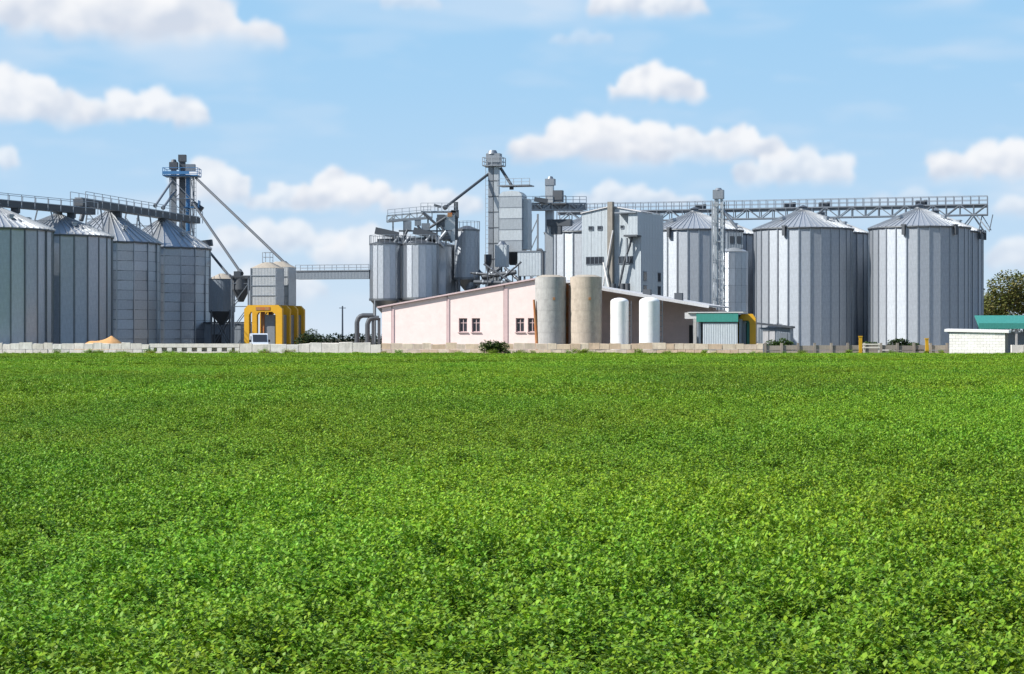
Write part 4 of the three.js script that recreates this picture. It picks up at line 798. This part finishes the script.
{
  const d = 220.5, x0 = X(149.5, d), x1 = X(239.5, d), t = thing('openwork_fence', 'cream concrete fence with a row of dark square openings', 'fence', [x0, 0, -d]), n = 9, L = x1 - x0;
  kit().box(L / 2, 1.06, -0.22, L, 0.42, 0.74).build('top_beam', M.whitewash[0], t);
  kit().box(L / 2, 0.2, -0.22, L, 0.4, 0.74).build('plinth', M.whitewash[1], t);
  for (let i = 0; i <= n; i++) kit().box(clamp(L * i / n, 0.25, L - 0.25), 0.625, -0.22, 0.5, 0.44, 0.70).build('pier', M.whitewash[2], t);
  for (let i = 0; i < n; i++) kit().box(L * (i + 0.5) / n, 0.62, -0.62, L / n - 0.02, 0.9, 0.08).build('back_panel', M.whitewash[1], t);
}
blockWall('boundary_wall', 'whitewashed wall before the yellow portals and the sky gap', 240, 381, { mats: M.whitewash, rows: 1, len: 1.7, rough: 0.14, seed: 8, h: 1.25 });
blockWall('boundary_wall', 'sandy tan stone wall along the front of the pink warehouse', 381.5, 763, { mats: M.tanBlock, rows: 2, len: 1.25, rough: 0.09, seed: 12, h: 1.28, d: 220.5 });
{
  const d = 220.5, t = thing('panel_fence', 'brownish concrete panel fence before the conical silos', 'fence', [X(765, d), 0, -d]), L = X(947, d) - X(765, d), n = 11, r = rng(21), w = L / n;
  for (let i = 0; i <= n; i++) kit().box(w * i, 0.66, 0.06, 0.26, 1.32 + 0.1 * r(), 0.24).build('post', M.greyPanel[i % 3], t);
  for (let i = 0; i < n; i++) for (let k = 0; k < 2; k++) kit().box(w * (i + 0.5), 0.3 + k * 0.56 - 0.06 * r(), 0, w - 0.28, 0.5, 0.1, 0, (r() - 0.5) * 0.12).build('panel', M.greyPanel[Math.floor(r() * 3)], t);
}
blockWall('boundary_wall', 'pale wall right of the white hut', 1011, 1110, { mats: [M.whitewash[0], M.tanBlock[2]], rows: 1, len: 1.6, rough: 0.06, seed: 15, h: 1.15, d: 221 });
for (const [px, dd, h, label, lean] of [[860.5, 218.8, 2.0, 'yellow marker post, left of the two before the panel fence', 0], [927, 218.6, 1.75, 'yellow marker post nearest the white hut', 0.03]]) {
  const t = thing('marker_post', label, 'post', [X(px, dd), 0, -dd], 0, 'yellow posts before the panel fence');
  kit().box(0, h / 2, 0, 0.34, h, 0.2, 0, 0, lean).build('post', M.yellow, t); kit().box(lean * -h / 2, h + 0.06, 0, 0.44, 0.12, 0.28).build('cap', M.yellow, t);
}
{ // pale rails beside the yellow post
  const d = 219.6, t = thing('rail_barrier', 'short pale double rail right of the yellow marker post', 'barrier', [X(863, d), 0, -d]);
  for (const y of [0.85, 1.2]) kit().box(0.9, y, 0, 1.9, 0.14, 0.08).build('rail', M.whitewash[1], t);
  for (const x of [0.15, 1.75]) kit().box(x, 0.65, -0.09, 0.14, 1.3, 0.1).build('post', M.whitewash[1], t);
}
{ // white hut
  const d = 216, t = thing('white_hut', 'small whitewashed brick hut with overhanging flat white roof', 'hut', [X(977, d), 0, -d], -0.32);
  const w = 5.9, h = 2.45, rows = 8, r = rng(41), bh = h / rows;
  kit().box(0, h / 2, -1.65, w - 0.1, h, 3.0).build('core_wall', M.white, t);
  const shades = [mat([0.82, 0.80, 0.78], 0.9, 0, { map: plaster }), mat([0.77, 0.75, 0.73], 0.9, 0, { map: plaster }), mat([0.85, 0.84, 0.82], 0.9, 0, { map: plaster })];
  for (let k = 0; k < rows; k++) { const n = 9, off = k % 2 ? 0.5 : 0; for (let i = 0; i <= n - (off ? 0 : 1); i++) { let a = (i - off) / n, b = a + 1 / n; a = clamp(a); b = clamp(b); if (b - a < 0.02) continue; kit().box((a + b - 1) / 2 * w, bh * (k + 0.5), -0.1 + r() * 0.01, (b - a) * w - 0.015, bh - 0.015, 0.12).build('brick', shades[Math.floor(r() * 3)], t); } }
  kit().box(w / 2 + 0.03, h / 2, -1.7, 0.1, h, 3.1).build('side_wall', M.greyPanel[0], t);
  kit().box(-0.05, h + 0.23, -1.6, w + 0.9, 0.28, 3.5, 0, 0.02, -0.02).build('roof_slab', M.white, t);
  kit().box(-0.05, h + 0.035, -1.6, w + 0.3, 0.1, 3.2).build('roof_beam', M.darkSteel, t);
}
{ // green-roofed canopy at the far right
  const d = 246, t = thing('green_canopy', 'open canopy with teal sheet roof behind the white hut', 'shed', [X(1012, d), 0, -d], GRID * 0.4);
  kit().box(0, Y(321, d), -1.5, 8.2, 0.14, 4.2, 0, 0.32).build('roof', M.teal, t);
  kit().box(0, Y(326, d), 0.58, 8.2, 0.7, 0.08).build('fascia', M.teal, t);
  for (const x of [-3.7, 0.5, 3.8]) kit().box(x, 1.5, 0.2, 0.24, 3.0, 0.24).build('post', M.concreteGrey, t);
  kit().box(0, 1.3, -3.4, 8, 2.6, 0.2).build('rear_wall', M.claddingDark, t);
}

// ---------------------------------------------------------------- small things in the yard
{ // sand heap
  const d = 225, g = new THREE.CircleGeometry(1, 48, 0, 6.2832), geo = new THREE.PlaneGeometry(9, 6, 72, 48); geo.rotateX(-Math.PI / 2);
  const p = geo.attributes.position; for (let i = 0; i < p.count; i++) { const x = p.getX(i), z = p.getZ(i), k = Math.max(0, 1 - Math.hypot((x - 1.2) / 2.6, z / 2.6)), k2 = Math.max(0, 1 - Math.hypot((x + 1.4) / 2.6, z / 2.4)); p.setY(i, 0.02 + 2.15 * Math.pow(k, 0.85) + 1.5 * Math.pow(k2, 0.9) * (1 - k) + (k + k2 > 0 ? 0.1 * (fbm(x * 2, z * 2, 3) - 0.5) : -0.1)); geo.attributes.uv.setXY(i, x, z); }
  geo.computeVertexNormals(); geo.translate(X(101, d), 0, -d);
  single('sand_heap', geo, M.sand, 'heap of orange sand behind the whitewashed stone wall', 'heap');
}
{ // van parked by the portals
  const d = 231, t = thing('van', 'white van with dark windscreen parked behind the wall by the yellow portal', 'van', [X(259, d), 0, -d], 0.2);
  const side = [[-2.3, 0.4], [2.3, 0.4], [2.35, 1.15], [1.55, 1.4], [0.9, 2.3], [0.5, 2.42], [-2.2, 2.4], [-2.35, 1.4]];
  const b = kit().poly(side, 1.85, 0.925).geo(); b.rotateY(-Math.PI / 2); part('body', b, M.vanPaint, t);
  kit().box(0, 1.86, 1.25, 1.6, 1.0, 0.05, 0, -0.63).build('windscreen', M.glass, t);
  for (const s of [-1, 1]) { kit().box(s * 0.94, 1.78, 0.35, 0.04, 0.62, 0.95).build('side_window', M.glass, t); kit().box(s * 0.62, 0.95, 2.34, 0.36, 0.26, 0.06).build('headlight', M.lamp, t); kit().box(s * 1.08, 1.55, 0.95, 0.22, 0.3, 0.14).build('mirror', M.dark, t); for (const z of [-1.5, 1.55]) { const g = cylGeo(0.36, 0.36, 0.24, 20); g.rotateZ(Math.PI / 2); g.translate(s * 0.86, 0.36, z); const w = part('wheel', g, M.rubber, t), h = cylGeo(0.2, 0.2, 0.26, 14); h.rotateZ(Math.PI / 2); h.translate(s * 0.87, 0.36, z); part('rim', h, M.lamp, w); } }
  kit().box(0, 0.55, 2.36, 1.8, 0.3, 0.12).build('bumper', M.dark, t); kit().box(0, 0.98, 2.35, 0.75, 0.18, 0.05).build('grille', M.dark, t);
}
for (const [px, top, px2, y2, label] of [[357, 318, 373, 315.5, 'taller dark bent duct standing left of the pink warehouse'], [367.5, 320, 379, 318, 'dark bent duct nearest the pink warehouse corner']]) {
  const d = 243, t = thing('bent_duct', label, 'duct', [X(px, d), 0, -d], 0, 'bent ducts by the pink warehouse'), q = at(px2, y2, d).sub(t.position), y = Y(top, d);
  kit().path([V(0, 0, 0), V(0, y * 0.5, 0), V(0, y - 0.5, 0), V(0.25, y + 0.1, 0), V(0.7, q.y, 0), q], 0.30, 10, 30).build('pipe', M.darkSteel, t);
  kit().cyl(0, 1.3, 0, 0.4, 0.4, 0.14, 14).cyl(0, 0, 0, 0.42, 0.42, 0.2, 14).build('flange', M.darkSteel, t);
  const e = q.clone(); kit().box(e.x, e.y / 2, 0, 0.34, e.y, 0.34).build('downleg', M.darkSteel, t);
}
{
  const d = 300, t = thing('utility_pole', 'thin lone pole against the sky left of the bent ducts', 'pole', [X(342.5, d), 0, -d]);
  kit().cyl(0, 0, 0, 0.16, 0.11, Y(306, d), 10).build('pole', M.steel, t); kit().box(0, Y(308, d), 0, 1.0, 0.1, 0.1).build('crossarm', M.steel, t);
}

// ---------------------------------------------------------------- trees and shrubs
function foliage(seed, blobs, count, leaf, tones) {                // blobs: [x, y, z, r]
  const r = rng(seed), pos = [], nor = [], col = [], idx = []; let k = 0; const d = V(), s = V(), n = V(), o = V();
  const vol = blobs.reduce((a, b) => a + b[3] * b[3], 0);
  for (const [bx, by, bz, br] of blobs) {
    const m = Math.round(count * br * br / vol);
    for (let i = 0; i < m; i++) {
      let x, y, z; do { x = r() * 2 - 1; y = r() * 2 - 1; z = r() * 2 - 1; } while (x * x + y * y + z * z > 1);
      const q = Math.pow(x * x + y * y + z * z, -0.28), wob = 0.8 + 0.5 * noise(bx + x * 3 + seed, by + y * 3 + z * 2);
      o.set(bx + x * q * br * wob, Math.max(0.05, by + y * q * br * wob * 0.9), bz + z * q * br * wob);
      const a = r() * 6.283, p = (r() - 0.35) * 1.6, L = leaf * (0.7 + 0.6 * r()), w = L * 0.4;
      d.set(Math.cos(a) * Math.cos(p), Math.sin(p), Math.sin(a) * Math.cos(p)); s.set(-Math.sin(a), (r() - 0.5) * 1.4, Math.cos(a)).normalize(); n.crossVectors(s, d).normalize(); if (n.y < 0) n.negate();
      const c = tones[Math.floor(r() * tones.length)], b = 0.8 + 0.4 * r();
      for (const [al, sd] of [[0, 0], [0.5, 1], [1, 0], [0.5, -1]]) { pos.push(o.x + d.x * al * L + s.x * sd * w, Math.max(0.02, o.y + d.y * al * L + s.y * sd * w), o.z + d.z * al * L + s.z * sd * w); nor.push(n.x, n.y, n.z); col.push(c[0] * b, c[1] * b, c[2] * b); }
      idx.push(k, k + 1, k + 2, k, k + 2, k + 3); k += 4;
    }
  }
  const g = new THREE.BufferGeometry(); g.setAttribute('position', new THREE.Float32BufferAttribute(pos, 3)); g.setAttribute('normal', new THREE.Float32BufferAttribute(nor, 3)); g.setAttribute('color', new THREE.Float32BufferAttribute(col, 3)); g.setIndex(idx); return g;
}
const leafAny = leafMat([1, 1, 1], 0.3);
const OLIVE = [[0.12, 0.14, 0.035], [0.155, 0.155, 0.045], [0.10, 0.125, 0.035], [0.17, 0.15, 0.055]], DARKGREEN = [[0.03, 0.055, 0.02], [0.04, 0.07, 0.022], [0.05, 0.075, 0.03]], FRESH = [[0.06, 0.12, 0.02], [0.08, 0.13, 0.03], [0.05, 0.09, 0.02]];
function tree(label, px, d, h, spread, seed, tones, group) {
  const t = thing('tree', label, 'tree', [X(px, d), 0, -d], 0, group), r = rng(seed), blobs = [], k = kit();
  k.tube(V(0, 0, 0), V(0.1, h * 0.45, 0), h * 0.03, h * 0.02, 9);
  for (let i = 0; i < 9; i++) { const a = i * 2.4 + r(), y = h * (0.36 + 0.5 * r()), q = spread * (0.25 + 0.55 * r()) * (1.15 - y / h * 0.6), b = V(Math.cos(a) * q, y, Math.sin(a) * q); k.tube(V(0.05, h * (0.22 + 0.02 * i), 0), b, h * 0.013, h * 0.005, 6); blobs.push([b.x, b.y, b.z, spread * (0.28 + 0.2 * r())]); }
  blobs.push([0, h * 0.82, 0, spread * 0.38]);
  k.build('trunk', M.bark, t); part('crown', foliage(seed, blobs, 5200, h * 0.036, tones), leafAny, t);
}
const WOOD = 'trees beyond the right end of the plant';
tree('olive tree showing directly right of the last rear silo', 1002, 330, 11.8, 6.6, 51, OLIVE, WOOD);
tree('tall olive tree at the right edge of the photo', 1030, 335, 12.6, 7.0, 52, OLIVE, WOOD);
tree('low olive tree filling in behind the teal canopy', 986, 345, 9.0, 4.6, 53, OLIVE, WOOD);
tree('dark slim tree seen in the slit between two silos', 869.5, 330, 10.5, 3.2, 54, DARKGREEN, WOOD);
function shrub(label, px, d, w, h, seed, tones) {
  const t = thing('shrub', label, 'shrub', [X(px, d), 0, -d], 0, 'shrubs along the boundary'), r = rng(seed), blobs = [], k = kit();
  for (let i = 0; i < 6; i++) { const x = (i / 5 - 0.5) * w * 0.75, y = h * (0.45 + 0.25 * r()) * (1 - Math.abs(x / w) * 0.5), z = (r() - 0.5) * w * 0.3; blobs.push([x, y, z, Math.min(h, w) * 0.32]); k.tube(V(x * 0.2, 0, 0), V(x, y * 0.8, z), 0.03, 0.012, 5); }
  k.build('stem', M.bark, t); part('crown', foliage(seed, blobs, 1900, 0.2, tones), leafAny, t);
}
shrub('round green shrub before the pink warehouse wall', 494, 219.4, 2.7, 1.75, 61, FRESH);
shrub('green shrub at the end of the tan wall, below the lean-to', 781, 222, 2.6, 2.0, 62, FRESH);
shrub('green shrub behind the panel fence left of the rightmost silo', 869, 222.5, 1.8, 1.75, 63, FRESH);
shrub('dark shrub at the foot of the rightmost front silo', 899, 223, 1.9, 2.0, 64, DARKGREEN);
shrub('dark conical shrub right of the yellow portals', 309, 238, 2.6, 3.3, 65, DARKGREEN);
shrub('small shrub between the rightmost silo and the white hut', 914, 222, 1.6, 1.5, 66, FRESH);
{ // hedges at the far side of the yard
  for (const [a, b, d, h, label, s] of [[300, 400, 300, 2.5, 'low dark hedge below the sky gap', 71], [960, 1060, 300, 4.2, 'dark hedge under the trees at the right edge', 72]]) {
    const w = X(b, d) - X(a, d), t = thing('hedge', label, 'hedge', [(X(a, d) + X(b, d)) / 2, 0, -d]), blobs = [], r = rng(s), k = kit();
    for (let x = -w / 2; x <= w / 2; x += 1.1) { blobs.push([x, h * (0.35 + 0.2 * r()), (r() - 0.5), h * 0.5]); k.tube(V(x, 0, 0), V(x, h * 0.5, 0), 0.06, 0.03, 5); }
    k.build('stems', M.bark, t); part('leaves', foliage(s, blobs, 5200, 0.3, DARKGREEN), leafAny, t);
  }
}
renderer.render(scene, camera);
